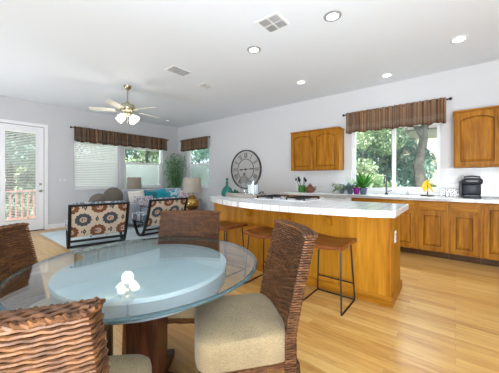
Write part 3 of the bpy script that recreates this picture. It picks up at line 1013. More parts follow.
# potted plants at the window
def pot(t, r, h, mat):
    MB().lathe([(0, 0), (r*0.72, 0), (r, h*0.9), (r*1.06, h*0.9), (r*1.06, h), (r*0.9, h), (r*0.86, h*0.8), (0, h*0.8)], 22).build('pot', mat, t, True)
    MB().lathe([(0, h*0.8), (r*0.86, h*0.8), (r*0.5, h*0.86), (0, h*0.86)], 16).build('soil', M['soil'], t)
def blade_leaves(n, seed, length, width, z, spread, droop=0.3):
    mb = MB(); rng = random.Random(seed)
    for k in range(n):
        a = rng.random()*6.28; e = rng.uniform(0.55, 1.35)
        L = length*rng.uniform(0.7, 1.1)
        dx, dy = math.cos(a), math.sin(a)
        pts = []
        for q in range(6):
            f_ = q/5
            hor = L*math.cos(e)*f_*(1+0.25*f_)
            ver = L*math.sin(e)*f_-droop*L*f_*f_*0.6
            pts.append(Vector((dx*hor*spread, dy*hor*spread, z+ver)))
        side = Vector((-dy, dx, 0))
        prof = [0.35, 0.8, 1.0, 0.85, 0.5, 0.05]
        vs = [(mb.b.verts.new(p-side*width*w_), mb.b.verts.new(p+Vector((0, 0, 0.004))), mb.b.verts.new(p+side*width*w_)) for p, w_ in zip(pts, prof)]
        for q in range(5):
            mb.b.faces.new((vs[q][0], vs[q][1], vs[q+1][1], vs[q+1][0]))
            mb.b.faces.new((vs[q][1], vs[q][2], vs[q+1][2], vs[q+1][1]))
    return mb
t = thing('potted_plant', 'bright green leafy plant in a slate pot by the kitchen window', 'plant', (-1.34, 5.02, KZ), 0, 'potted plants by the kitchen window')
pot(t, 0.07, 0.12, M['bluepot'])
blade_leaves(40, 4, 0.38, 0.036, 0.10, 0.85).build('leaves', M['green'], t)
t = thing('potted_plant', 'small plant in a purple pot in front of the bright green one', 'plant', (-1.435, 4.93, KZ), 0, 'potted plants by the kitchen window')
pot(t, 0.058, 0.125, M['purple'])
blade_leaves(14, 9, 0.12, 0.014, 0.11, 1.0).build('leaves', M['green'], t)
t = thing('potted_plant', 'blue-green succulent in a slate pot left of the purple pot', 'plant', (-1.57, 5.0, KZ), 0, 'potted plants by the kitchen window')
pot(t, 0.06, 0.07, M['bluepot'])
blade_leaves(44, 6, 0.18, 0.026, 0.06, 1.1, 0.1).build('leaves', M['bluegreen'], t)
t = thing('potted_plant', 'sprawling pale green trailing plant at left end of the plant row', 'plant', (-1.74, 5.03, KZ), 0, 'potted plants by the kitchen window')
pot(t, 0.055, 0.08, M['bluepot'])
mb = MB(); rng = random.Random(31)
for k in range(14):
    a = rng.random()*6.28
    pts = [Vector((0, 0, 0.06))]
    for q in range(1, 6):
        f_ = q/5
        pts.append(Vector((math.cos(a)*0.2*f_, math.sin(a)*0.14*f_, 0.06+0.24*f_*rng.uniform(0.4, 1.2)-0.15*f_*f_)))
    mb.tube(pts, 0.003, 4)
    leaves(mb, rng, [(p.x, p.y, p.z, 0.03) for p in pts], 34, 0.026)
mb.build('trailing_stems', M['green2'], t)

# faucet
fc = thing('kitchen_faucet', 'slim dark grey kitchen faucet in front of the window', 'faucet', (-0.99, 5.22, KZ))
MB().lathe([(0, 0), (0.03, 0), (0.03, 0.012), (0.02, 0.03), (0, 0.03)], 16).build('faucet_base', M['darkgrey'], fc, True)
pts = [(0, 0, 0.02), (0, 0, 0.26)] + [(0, -0.09+0.09*math.cos(a), 0.26+0.09*math.sin(a)) for a in [PI*k/8 for k in range(1, 9)]] + [(0, -0.18, 0.20)]
MB().tube(pts, 0.012, 10).build('spout', M['darkgrey'], fc, True)
MB().tube([(0.02, 0, 0.05), (0.06, 0, 0.07), (0.09, -0.01, 0.075)], 0.007, 8).build('handle', M['darkgrey'], fc, True)
sd = thing('soap_dispenser', 'small grey soap dispenser right of the kitchen faucet', 'soap dispenser', (-0.66, 5.25, KZ))
MB().lathe([(0, 0), (0.018, 0), (0.018, 0.05), (0.008, 0.055), (0.008, 0.075), (0, 0.075)], 14).build('pump_body', M['nickel'], sd, True)
MB().tube([(0, 0, 0.072), (0, -0.045, 0.07)], 0.006, 8).build('nozzle', M['nickel'], sd, True)

# banana stand and bananas
bs = thing('banana_stand', 'curved dark banana hook stand on the worktop', 'stand', (-0.37, 5.17, KZ))
MB().lathe([(0, 0), (0.10, 0), (0.10, 0.012), (0.09, 0.016), (0, 0.016)], 24).build('stand_base', M['espresso'], bs, True)
MB().tube([(0, 0.07, 0.014), (0, 0.085, 0.14), (0, 0.07, 0.27), (0, 0.02, 0.315), (0, -0.02, 0.30), (0, -0.025, 0.275)], 0.008, 8).build('hook', M['espresso'], bs, True)
for k in range(4):
    mb = MB()
    a = math.radians((165, 200, 240, 285)[k])
    dx, dy = math.cos(a), math.sin(a)*0.7
    pts = []
    rs = []
    for q in range(9):
        f_ = q/8
        ang = f_*1.75
        out_ = 0.085*math.sin(ang)
        pts.append((dx*out_*0.95+0.06*f_**2+0.004*(k-1.5), -0.03+dy*out_*0.7, 0.268-0.20*f_))
        rs.append([0.006, 0.009, 0.016, 0.019, 0.020, 0.020, 0.017, 0.011, 0.004][q])
    mb.tube(pts, rs, 8)
    o = mb.build('banana', M['banana'], None, True, (-0.37, 5.17, KZ))
    tag(o, 'yellow bananas of the bunch hanging from the hook stand', 'banana', 'bananas on the hook stand')
    MB().tube([pts[0], (0, -0.022, 0.285)], 0.006, 6).build('banana_stem', M['bananatip'], o)
# patterned box and coffee maker, outlet
pb = thing('napkin_box', 'white box with black print beside the coffee maker', 'box', (-0.085, 5.14, KZ))
MB().bb(-0.115, 0.115, -0.05, 0.05, 0, 0.125, 0.004).build('box_body', M['scottie'], pb)
MB().bb(-0.1, 0.1, -0.04, 0.04, 0.1252, 0.128).build('box_top', M['white'], pb)
cm = thing('coffee_maker', 'black single-cup coffee maker under the right wall cabinet', 'coffee maker', (0.185, 5.08, KZ))
MB().bb(-0.105, 0.105, -0.16, 0.13, 0, 0.035, 0.012).build('drip_base', M['blackplastic'], cm, True)
MB().bb(-0.11, 0.11, -0.01, 0.13, 0.03, 0.26, 0.03).build('rear_body', M['blackplastic'], cm, True)
MB().bb(-0.125, 0.125, -0.15, 0.13, 0.20, 0.295, 0.04).build('brew_head', M['blackplastic'], cm, True)
MB().bb(-0.145, -0.105, -0.02, 0.12, 0.02, 0.26, 0.015).build('water_tank', M['darkgrey'], cm, True)
MB().tube([(-0.09, -0.13, 0.285), (-0.085, -0.10, 0.315), (0, -0.09, 0.325), (0.085, -0.10, 0.315), (0.09, -0.13, 0.285)], 0.012, 8).build('lid_handle', M['darkgrey'], cm, True)
mb = MB()
mb.bb(-0.065, 0.065, -0.156, -0.148, 0.245, 0.262, 0.004)
mb.build('control_band', M['ventgrey'], cm)
MB().bb(-0.08, 0.08, -0.157, -0.02, 0.0352, 0.043).build('drip_tray', M['darkgrey'], cm)
t = thing('wall_outlet', 'white double wall outlet plate above the patterned box', 'outlet', (-0.01, WALL_Y-0.009, 1.20))
MB().bb(-0.08, 0.08, -0.006, 0, -0.06, 0.06, 0.003).build('cover_plate', M['white'], t)
mb = MB(); mb.bb(-0.055, -0.025, -0.008, -0.006, -0.035, 0.035); mb.bb(0.025, 0.055, -0.008, -0.006, -0.035, 0.035)
mb.build('socket', M['trim'], t)
t = thing('light_switch', 'white light switch plate on the wall right of the patio door', 'light switch', (WALL_X+0.001, 1.98, 1.18))
MB().bb(0, 0.006, -0.09, 0.09, -0.06, 0.06, 0.003).build('cover_plate', M['plate'], t)
mb = MB(); mb.bb(0.006, 0.012, -0.05, -0.03, -0.02, 0.02); mb.bb(0.006, 0.012, 0.03, 0.05, -0.02, 0.02)
mb.build('toggle', M['trim'], t)

# ------------------------------------------------------------------ wall clock
ckx, ckz, cr = -4.50, 1.475, 0.54
cl = thing('wall_clock', 'large round wall clock with dark rim and roman numerals', 'clock', (ckx, WALL_Y-0.002, ckz))
RY = Matrix.Rotation(PI/2, 4, 'X')                  # lathe axis z -> -y
mb = MB().lathe([(cr-0.034, 0.0), (cr, 0.0), (cr, 0.035), (cr-0.012, 0.05), (cr-0.028, 0.05), (cr-0.034, 0.04), (cr-0.034, 0.0)], 56)
bmesh.ops.transform(mb.b, matrix=RY, verts=mb.b.verts); mb.build('rim', M['clockrim'], cl, True)
mb = MB().lathe([(0, 0.004), (cr-0.034, 0.004), (cr-0.034, 0.012), (0, 0.012)], 56)
bmesh.ops.transform(mb.b, matrix=RY, verts=mb.b.verts); mb.build('dial', M['clockface'], cl)
mb = MB().lathe([(0.275, 0.012), (0.295, 0.012), (0.295, 0.02), (0.275, 0.02), (0.275, 0.012)], 48)
bmesh.ops.transform(mb.b, matrix=RY, verts=mb.b.verts); mb.build('inner_ring', M['clockmark'], cl, True)
ROM = ['XII', 'I', 'II', 'III', 'IIII', 'V', 'VI', 'VII', 'VIII', 'IX', 'X', 'XI']
NW = {'I': 0.03, 'V': 0.062, 'X': 0.066}
for k, s_ in enumerate(ROM):
    mb = MB()
    tot = sum(NW[c] for c in s_)
    cur = -tot/2
    H = 0.135
    for c in s_:
        w_ = NW[c]; cx = cur+w_/2
        def bar(xa, za, xb, zb, th):
            L = math.hypot(xb-xa, zb-za); an = math.atan2(xb-xa, zb-za)
            mb.box(((xa+xb)/2, -0.015, (za+zb)/2), (th, 0.005, L), Matrix.Rotation(an, 3, 'Y'))
        if c == 'I':
            bar(cx, -H/2, cx, H/2, 0.015)
        elif c == 'V':
            bar(cx, -H/2, cx-0.024, H/2, 0.014); bar(cx, -H/2, cx+0.024, H/2, 0.009)
        else:
            bar(cx-0.026, -H/2, cx+0.026, H/2, 0.009); bar(cx+0.026, -H/2, cx-0.026, H/2, 0.015)
        cur += w_
    a = -k*PI/6
    m = Matrix.Rotation(-a, 4, 'Y') @ Matrix.Translation((0, 0, 0.39))
    bmesh.ops.transform(mb.b, matrix=m, verts=mb.b.verts)
    mb.build('numeral', M['clockmark'], cl)
def hand(name, L, tail, w_, ang, y):
    mb = MB()
    R_ = Matrix(((1, 0, 0, 0), (0, 0, 1, 0), (0, 1, 0, 0), (0, 0, 0, 1)))
    mb.prism([(-w_*0.4, -tail), (w_*0.4, -tail), (w_*0.35, L*0.35), (w_, L*0.6), (0, L), (-w_, L*0.6), (-w_*0.35, L*0.35)], y-0.006, y, 0, R_)
    bmesh.ops.transform(mb.b, matrix=Matrix.Rotation(ang, 4, 'Y'), verts=mb.b.verts)
    mb.build(name, M['clockmark'], cl)
hand('hour_hand', 0.24, 0.10, 0.026, -1.62, -0.026)
hand('minute_hand', 0.36, 0.12, 0.02, 1.52, -0.034)
mb = MB().lathe([(0, 0.012), (0.035, 0.012), (0.03, 0.04), (0, 0.042)], 20)
bmesh.ops.transform(mb.b, matrix=RY, verts=mb.b.verts); mb.build('hub', M['clockmark'], cl, True)

# ------------------------------------------------------------------ curtain rods and valances
def valance(axis, pos, inward, a0, a1, zrod, zbot, folds, seed, lab_rod, lab_val, mat):
    """rod runs along the wall; cloth hangs from it"""
    off = pos+inward*0.075
    P = (lambda u, d, z: Vector((u, d, z))) if axis == 'Y' else (lambda u, d, z: Vector((d, u, z)))
    mid = P((a0+a1)/2, off, zrod)
    t = thing('curtain_rod', lab_rod, 'curtain rod', mid, 0, 'curtain rods above the windows')
    mb = MB().tube([P(a0-0.03, off, zrod)-mid, P(a1+0.03, off, zrod)-mid], 0.012, 10)
    mb.build('rod', M['rod'], t, True)
    for u in (a0-0.045, a1+0.045):
        MB().ball(P(u, off, zrod)-mid, 0.026, sub=2).build('finial', M['rod'], t, True)
    for u in (a0+0.0, a1-0.0):
        MB().tube([P(u, off, zrod)-mid, P(u, pos+inward*0.001, zrod)-mid], 0.007, 6).build('bracket', M['rod'], t, True)
    rng = random.Random(seed)
    ph = [rng.uniform(-0.9, 0.9) for _ in range(folds+2)]
    L = a1-a0-0.03
    def fn(u, v):
        z = zbot+(zrod+0.035-zbot)*v
        q = u*folds
        i = int(q)
        s_ = math.sin(2*PI*q+ph[min(i, folds)]*0.0+0.9*math.sin(q*1.7+seed))
        amp = 0.018+0.028*(1-v)
        if zrod-0.02 < z < zrod+0.02:
            amp *= 0.35
        d = off+inward*(0.016+amp*s_*0.9)
        zz = z+0.012*math.sin(q*2.3+seed)*(1-v)
        return P(a0+0.015+u*L, d, zz)-mid
    mb = MB().grid(fn, folds*8, 12)
    o = mb.build('valance', mat, None, True, mid)
    md = o.modifiers.new('cloth_thickness', 'SOLIDIFY')
    md.thickness = 0.004
    md.offset = 1.0
    tag(o, lab_val, 'valance', 'gathered window valances')
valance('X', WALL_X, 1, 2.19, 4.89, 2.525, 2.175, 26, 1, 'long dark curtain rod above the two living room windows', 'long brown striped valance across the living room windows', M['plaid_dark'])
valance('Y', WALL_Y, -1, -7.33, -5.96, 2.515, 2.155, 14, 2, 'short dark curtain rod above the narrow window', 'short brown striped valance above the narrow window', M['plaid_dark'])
valance('Y', WALL_Y, -1, -1.76, -0.11, 2.525, 2.14, 17, 3, 'dark curtain rod with round finials above the kitchen window', 'brown and rust striped valance above the kitchen window', M['plaid'])

# blinds on the living room windows
def blind(label, y0, y1, z0, z1, tilt, pitch=0.05):
    t = thing('window_blind', label, 'blind', (WALL_X-0.03, (y0+y1)/2, z1), 0, 'white slatted window blinds')
    w = y1-y0
    MB().bb(-0.02, 0.02, -w/2, w/2, -0.04, 0.0).build('headrail', M['blind'], t)
    mb = MB()
    z = -0.06
    while z > -(z1-z0)+0.04:
        mb.box((0, 0, z), (0.046, w-0.01, 0.003), Matrix.Rotation(math.radians(tilt), 3, 'Y'))
        z -= pitch
    mb.build('slats', M['blind'], t)
    MB().bb(-0.018, 0.018, -w/2, w/2, -(z1-z0), -(z1-z0)+0.02).build('bottom_rail', M['blind'], t)
blind('white slatted blind lowered over the left living room window', W_A[0]+0.01, W_A[1]-0.01, W_A[2]+0.015, W_A[3]-0.005, 57, 0.046)
blind('white slatted blind raised at top of the right living room window', W_B[0]+0.01, W_B[1]-0.01, 2.12, W_B[3]-0.005, 60, 0.02)

# ------------------------------------------------------------------ ceiling: fan, downlights, vents
fx, fy = -4.96, 2.345
fan = thing('ceiling_fan', 'white five-blade ceiling fan with four lit glass shades', 'ceiling fan', (fx, fy, CEIL))
MB().lathe([(0, 0), (0.075, 0), (0.07, -0.03), (0.03, -0.075), (0.015, -0.08), (0, -0.08)], 24).build('canopy', M['brass'], fan, True)
MB().lathe([(0.0, -0.07), (0.013, -0.07), (0.013, -0.33), (0, -0.33)], 12).build('downrod', M['nickel'], fan, True)
MB().lathe([(0, -0.36), (0.03, -0.36), (0.05, -0.40), (0.12, -0.42), (0.135, -0.45), (0.135, -0.52), (0.11, -0.55), (0.06, -0.565), (0, -0.565)], 28).build('motor_housing', M['brass'], fan, True)
for k in range(5):
    a = math.radians(18+72*k)
    m = Matrix.Rotation(a, 4, 'Z')
    mb = MB()
    pts = [(0.21, -0.055), (0.30, -0.066), (0.5, -0.072), (0.62, -0.066), (0.66, -0.04), (0.67, 0), (0.66, 0.04), (0.62, 0.066), (0.5, 0.072), (0.30, 0.066), (0.21, 0.055)]
    mb.prism(pts, -0.004, 0.004, 0, Matrix.Translation((0, 0, -0.535)) @ Matrix.Rotation(math.radians(11), 4, 'X'))
    bmesh.ops.transform(mb.b, matrix=m, verts=mb.b.verts)
    bl = mb.build('blade', M['blade'], fan)
    mb = MB().box((0.17, 0, -0.538), (0.14, 0.035, 0.008))
    bmesh.ops.transform(mb.b, matrix=m, verts=mb.b.verts)
    mb.build('blade_arm', M['brass'], bl)
MB().lathe([(0, -0.56), (0.07, -0.56), (0.075, -0.60), (0.05, -0.63), (0.02, -0.65), (0, -0.65)], 24).build('light_kit', M['brass'], fan, True)
for k in range(4):
    a = math.radians(30+90*k)
    m = Matrix.Rotation(a, 4, 'Z') @ Matrix.Translation((0.075, 0, -0.61)) @ Matrix.Rotation(math.radians(-48), 4, 'Y')
    mb = MB().lathe([(0.026, -0.03), (0.04, -0.06), (0.062, -0.10), (0.07, -0.14), (0.074, -0.155), (0.068, -0.155), (0.06, -0.11), (0.03, -0.06), (0.02, -0.03)], 18)
    mb.ball((0, 0, -0.10), 0.03, 1, 1, 1.3, 2)
    bmesh.ops.transform(mb.b, matrix=m, verts=mb.b.verts)
    mb.build('glass_shade', M['frosted'], fan, True)
MB().tube([(0, 0, -0.65), (0.0, 0, -0.78)], 0.003, 5).build('pull_chain', M['brass'], fan)
for ch in fan.children:
    if not ch.name.startswith(('canopy', 'downrod')):
        ch.location.z = 0.05
light('fan_lamp', 'POINT', (fx, fy, CEIL-0.82), 8, (1.0, 0.9, 0.74), shadow_soft_size=0.1)

DL = [(-1.065, 2.779, 'downlight nearest the camera, with a wide grey trim ring'),
      (-2.194, 2.803, 'downlight near the square vent, with grey trim ring'),
      (-2.244, 4.292, 'small glowing downlight above the two-door wall cabinet'),
      (-0.929, 4.949, 'small glowing downlight in front of the kitchen valance'),
      (0.034, 4.268, 'bright downlight farthest right on the ceiling')]
for (lx, ly, lb) in DL:
    t = thing('recessed_downlight', lb, 'ceiling light', (lx, ly, CEIL-0.0005), 0, 'recessed ceiling downlights')
    MB().lathe([(0.066, 0.0), (0.096, 0.0), (0.094, -0.006), (0.07, -0.012), (0.066, -0.010), (0.066, 0.0)], 28).build('trim_ring', M['ventgrey'] if ly < 3 else M['white'], t, True)
    MB().lathe([(0, -0.003), (0.066, -0.003), (0.066, -0.006), (0, -0.006)], 24).build('lens', M['lamp_on'], t)
    light('downlight', 'SPOT', (lx, ly, CEIL-0.03), 11 if ly < 4 else 4, (1.0, 0.96, 0.9), target=(lx, ly, 0), spot_size=2.0, spot_blend=0.8, shadow_soft_size=0.06)

# square four-way vent, rectangular vent, small vent, smoke detector
t = thing('ceiling_vent', 'square four-way ceiling vent beside the downlights', 'vent', (-1.65, 2.47, CEIL-0.0005))
MB().bb(-0.15, 0.15, -0.15, 0.15, -0.008, 0, 0.003).build('vent_frame', M['white'], t)
for (cx_, cy_, sx_, sy_, along) in ((-0.065, -0.065, 0.11, 0.11, 'x'), (0.065, 0.065, 0.11, 0.11, 'x'), (0.065, -0.065, 0.11, 0.11, 'y'), (-0.065, 0.065, 0.11, 0.11, 'y')):
    g = MB().bb(cx_-sx_/2, cx_+sx_/2, cy_-sy_/2, cy_+sy_/2, -0.0095, -0.008).build('grille', M['ventdark'] if along == 'x' or cy_ > 0 else M['ventgrey'], t)
    mb = MB()
    for q in range(4):
        o_ = -sx_/2+sx_*(q+0.5)/4
        if along == 'x':
            mb.bb(cx_-sx_/2, cx_+sx_/2, cy_+o_-0.0025, cy_+o_+0.0025, -0.013, -0.0095)
        else:
            mb.bb(cx_+o_-0.0025, cx_+o_+0.0025, cy_-sy_/2, cy_+sy_/2, -0.013, -0.0095)
    mb.build('louver', M['white'], g)
def slot_vent(label, x_, y_, wx, wy, m1, m2=None):
    t = thing('ceiling_vent', label, 'vent', (x_, y_, CEIL-0.0005))
    MB().bb(-wx/2, wx/2, -wy/2, wy/2, -0.008, 0, 0.003).build('vent_frame', M['white'], t)
    g = MB().bb(-wx/2+0.03, wx/2-0.03, -wy/2+0.03, wy/2-0.03, -0.0095, -0.008).build('grille', m1, t)
    mb = MB()
    n_ = 7
    for q in range(n_):
        xx = -wx/2+0.03+(wx-0.06)*(q+0.5)/n_
        mb.bb(xx-0.005, xx+0.005, -wy/2+0.03, wy/2-0.03, -0.012, -0.0095)
    mb.build('louver', m2 or M['white'], g)
slot_vent('rectangular dark-slotted ceiling vent nearer the fan', -3.61, 2.56, 0.26, 0.38, M['ventdark'], M['white'])
slot_vent('small pale ceiling vent right of the dark-slotted vent', -3.78, 3.30, 0.22, 0.26, M['ventgrey'])
t = thing('smoke_detector', 'round white smoke detector on the ceiling by the far corner', 'smoke detector', (-6.9, 4.5, CEIL-0.0005))
MB().lathe([(0, -0.035), (0.05, -0.035), (0.07, -0.028), (0.075, 0), (0, 0)], 24).build('detector_body', M['white'], t, True)
MB().lathe([(0, -0.038), (0.012, -0.038), (0.012, -0.035), (0, -0.035)], 12).build('test_button', M['ventgrey'], t, True)

# ------------------------------------------------------------------ bar stools
st = thing('bar_stool', 'x', 'stool', (0, 0, 0), 0, 'bar stools at the island')
def seat_fn(u, v):
    xx = -0.205+0.41*u
    return Vector((xx, -0.185+0.41*v, 0.607-0.018*math.cos(PI*(u-0.5))**2+0.006*math.cos(PI*(v-0.5))))
mb = MB()
n = 14
top_v = [[mb.b.verts.new(seat_fn(i/n, j/4)) for j in range(5)] for i in range(n+1)]
bot_v = [[mb.b.verts.new(seat_fn(i/n, j/4)-Vector((0, 0, 0.034))) for j in range(5)] for i in range(n+1)]
for i in range(n):
    for j in range(4):
        mb.b.faces.new((top_v[i][j], top_v[i+1][j], top_v[i+1][j+1], top_v[i][j+1]))
        mb.b.faces.new((bot_v[i][j], bot_v[i][j+1], bot_v[i+1][j+1], bot_v[i+1][j]))
for i in range(n):
    mb.b.faces.new((top_v[i][0], bot_v[i][0], bot_v[i+1][0], top_v[i+1][0]))
    mb.b.faces.new((top_v[i][4], top_v[i+1][4], bot_v[i+1][4], bot_v[i][4]))
for j in range(4):
    mb.b.faces.new((top_v[0][j], top_v[0][j+1], bot_v[0][j+1], bot_v[0][j]))
    mb.b.faces.new((top_v[n][j], bot_v[n][j], bot_v[n][j+1], top_v[n][j+1]))
mb.build('seat', M['seatwood'], st, True)
for sx in (-1, 1):
    for sy in (-1, 1):
        mb = MB().tube([(sx*0.165, sy*0.145+0.02, 0.574), (sx*0.195, sy*0.19+0.005, 0.008)], 0.0075, 8)
        mb.build('leg', M['black'], st, True)
    MB().tube([(sx*0.195, -0.185, 0.0078), (sx*0.195, 0.195, 0.0078)], 0.0075, 8).build('floor_runner', M['black'], st, True)
    MB().tube([(sx*0.165, -0.125, 0.572), (sx*0.165, 0.165, 0.572)], 0.007, 6).build('seat_rail', M['black'], st, True)
MB().tube([(-0.195, 0.195, 0.0078), (0.195, 0.195, 0.0078)], 0.0075, 8).build('floor_bar', M['black'], st, True)
MB().tube([(-0.186, 0.182, 0.17), (0.186, 0.182, 0.17)], 0.0075, 8).build('footrest', M['black'], st, True)
st.location = (-0.972, 2.42, 0)
st['label'] = 'wooden bar stool with black sled legs nearest the island end'
copy_thing(st, 'middle wooden bar stool, left of the near dining chair back', (-1.685, 2.40, 0))
copy_thing(st, 'wooden bar stool farthest left, beside the far dining chair', (-2.375, 2.40, 0))

# ------------------------------------------------------------------ dining table
TX, TY = -1.313, 0.732
dt = thing('dining_table', 'round glass-topped dining table on a dark wood pedestal', 'dining table', (TX, TY, 0), 0.6818)
MB().lathe([(0, 0.738), (0.585, 0.738), (0.585, 0.750), (0, 0.750)], 96).build('glass_top', M['tableglass'], dt)
MB().lathe([(0.5855, 0.738), (0.597, 0.738), (0.6, 0.741), (0.6, 0.746), (0.594, 0.7505), (0.5855, 0.7505), (0.5855, 0.738)], 96).build('bevelled_rim', M['glassrim'], dt, True)
MB().lathe([(0, 0.715), (0.425, 0.715), (0.43, 0.719), (0.43, 0.733), (0.427, 0.737), (0, 0.737)], 72).build('inner_disc', M['drum'], dt)
MB().lathe([(0.385, 0.64), (0.42, 0.64), (0.424, 0.645), (0.424, 0.714), (0.385, 0.714), (0.385, 0.64)], 72).build('apron_ring', M['drumside'], dt, True)
mb = MB()
for k in range(2):
    mb.box((0, 0, 0.667), (0.80, 0.07, 0.046), k*PI/2)
mb.build('support_beam', M['walnut'], dt)
mb = MB().box((0, 0, 0.37), (0.165, 0.165, 0.548), None, 0.006)
cpl = mb.build('pedestal', M['walnut'], dt)
for s_ in (-1,):
    mb = MB()
    mb.prism([(-0.083, 0.10), (-0.11, 0.10), (-0.092, 0.64), (-0.083, 0.64)] if s_ < 0 else [(0.083, 0.10), (0.11, 0.10), (0.092, 0.64), (0.083, 0.64)], -0.08, 0.08, 0,
             Matrix(((1, 0, 0, 0), (0, 0, 1, 0), (0, 1, 0, 0), (0, 0, 0, 1))))
    mb.build('pedestal_edge', M['walnut_edge'], cpl)
for a in range(4):
    mb = MB()
    mb.prism([(0.05, 0.0), (0.33, 0.0), (0.33, 0.05), (0.28, 0.062), (0.083, 0.115), (0.05, 0.115)], -0.05, 0.05, 0.004,
             Matrix.Rotation(a*PI/2, 4, 'Z') @ Matrix(((1, 0, 0, 0), (0, 0, 1, 0), (0, 1, 0, 0), (0, 0, 0, 1))))
    mb.build('pedestal_foot', M['espresso'], dt)

# ------------------------------------------------------------------ woven dining chairs
BW, BT, B0, B1 = 0.47, 0.05, 0.30, 0.93
def back_y(z):
    return -0.245 if z < 0.46 else -0.245-0.105*((z-0.46)/0.48)**1.15
def slab_pt(uu, z, off):
    """point on the loop round the slab: uu runs 0..1; off pushes outwards"""
    hw, ht = BW/2, BT/2
    per = 2*(2*hw)+2*(2*ht)
    s_ = uu*per
    if s_ < 2*hw:
        x_, y_, nx, ny = -hw+s_, ht, 0, 1
    elif s_ < 2*hw+2*ht:
        x_, y_, nx, ny = hw, ht-(s_-2*hw), 1, 0
    elif s_ < 4*hw+2*ht:
        x_, y_, nx, ny = hw-(s_-2*hw-2*ht), -ht, 0, -1
    else:
        x_, y_, nx, ny = -hw, -ht+(s_-4*hw-2*ht), -1, 0
    bow = 0.045*(2*x_/BW)**2
    return Vector((x_+nx*off, y_+ny*off+bow+back_y(z), z))
dc = thing('dining_chair', 'x', 'dining chair', (0, 0, 0), 0, 'woven dining chairs round the glass table')
# solid core under the weave
mb = MB()
nu = 40
rows = []
zs = [B0+(B1-B0)*k/14 for k in range(15)]
for z in zs:
    rows.append([mb.b.verts.new(slab_pt((i+0.5)/nu, z, -0.003)) for i in range(nu)])
for a_, b_ in zip(rows, rows[1:]):
    for i in range(nu):
        mb.b.faces.new((a_[i], a_[(i+1) % nu], b_[(i+1) % nu], b_[i]))
mb.b.faces.new(rows[-1]); mb.b.faces.new(list(reversed(rows[0])))
core = mb.build('backrest', M['espresso'], dc, True)
# strands
mb = MB()
pitch = 0.0118
nrow = int((B1-B0)/pitch)
NS = 128
for r_ in range(nrow):
    z = B0+0.006+r_*pitch
    pts = []
    for i in range(NS):
        ph = PI*(r_ % 2)
        o_ = 0.0019*math.sin(2*PI*i/NS*16+ph)+0.0005
        pts.append(slab_pt((i+0.25)/NS, z+0.001*math.sin(2*PI*i/NS*32), o_))
    mb.tube(pts, 0.0048, 6, True, 0.9)
for tw in range(2):
    pts = []
    for i in range(120):
        a_ = 2*PI*i/120*40+tw*PI
        p_ = slab_pt((i+0.25)/120, B1, 0.003+0.005*math.cos(a_))
        p_.z += 0.001+0.004*math.sin(a_)
        pts.append(p_)
    mb.tube(pts, 0.0055, 5, True)
# flat woven cap across the top edge
for row in range(3):
    pts = []
    for i in range(61):
        xa = -BW/2+0.004+(BW-0.008)*i/60
        bow = 0.045*(2*xa/BW)**2
        pts.append((xa, back_y(B1)+bow+(row-1)*0.015, B1+0.003+0.0025*math.sin(i*1.3+row*PI)))
    mb.tube(pts, 0.0075, 6, flat=0.7)
mb.build('woven_strands', M['wicker'], core, True)
# seat frame woven + cushion + legs
mb = MB()
for r_ in range(3):
    z = 0.318+r_*0.0135
    pts = []
    hw, y0_, y1_ = 0.218, -0.215, 0.205
    loop = [(-hw, y0_), (hw, y0_), (hw, y1_), (-hw, y1_)]
    for k in range(4):
        a_, b_ = Vector(loop[k]), Vector(loop[(k+1) % 4])
        nrm = Vector(((b_-a_).y, -(b_-a_).x)).normalized()
        for q in range(20):
            p_ = a_.lerp(b_, q/20)+nrm*(0.003*math.sin(q*PI/2+r_*PI))
            pts.append((p_.x, p_.y, z))
    mb.tube(pts, 0.0066, 5, True, 0.75)
mb.bb(-0.214, 0.214, -0.21, 0.2, 0.315, 0.353)
mb.build('seat_frame', M['wicker'], dc, True)
mb = MB()
SW, SD = 0.475, 0.455
def sq(a, e):
    c_, s_ = math.cos(a), math.sin(a)
    return (math.copysign(abs(c_)**e, c_), math.copysign(abs(s_)**e, s_))
lay = [(0.93, 0.352), (0.985, 0.358), (1.0, 0.375), (1.0, 0.450), (0.985, 0.470), (0.945, 0.482), (0.80, 0.489), (0.45, 0.494), (0.0, 0.495)]
rings = []
for (f_, z) in lay:
    if f_ == 0:
        rings.append([mb.b.verts.new((0, 0.0, z))])
    else:
        rings.append([mb.b.verts.new((sq(2*PI*j/56, 0.3)[0]*SW/2*f_, 0.005+sq(2*PI*j/56, 0.3)[1]*SD/2*f_, z)) for j in range(56)])
for a_, b_ in zip(rings, rings[1:]):
    for j in range(56):
        k = (j+1) % 56
        if len(b_) == 1:
            mb.b.faces.new((a_[j], a_[k], b_[0]))
        else:
            mb.b.faces.new((a_[j], a_[k], b_[k], b_[j]))
mb.b.faces.new(list(reversed(rings[0])))
mb.build('seat_cushion', M['linen'], dc, True)
for sx in (-1, 1):
    MB().tube([(sx*0.195, 0.185, 0.33), (sx*0.197, 0.19, 0.0)], [0.023, 0.017], 4, up=(1, 1, 0)).build('leg', M['espresso'], dc)
    MB().tube([(sx*0.20, -0.235, 0.33), (sx*0.205, -0.262, 0.0)], [0.025, 0.018], 4, up=(1, 1, 0)).build('leg', M['espresso'], dc)
dc.location = (-0.90, 1.02, 0); dc.rotation_euler = (0, 0, face(-0.62, -0.78))
dc['label'] = 'dark wicker dining chair at right, between table and bar stools'
copy_thing(dc, 'wicker dining chair on the far side of the glass table', (-1.49, 1.07, 0), face(0.63, -0.776))
copy_thing(dc, 'wicker dining chair at left edge, on the patio door side of the table', (-1.64, 0.412, 0), face(0.63, 0.78))
copy_thing(dc, 'wicker dining chair closest to the camera, seen from behind at lower left', (-0.975, 0.252, 0), face(-0.72, 0.694))

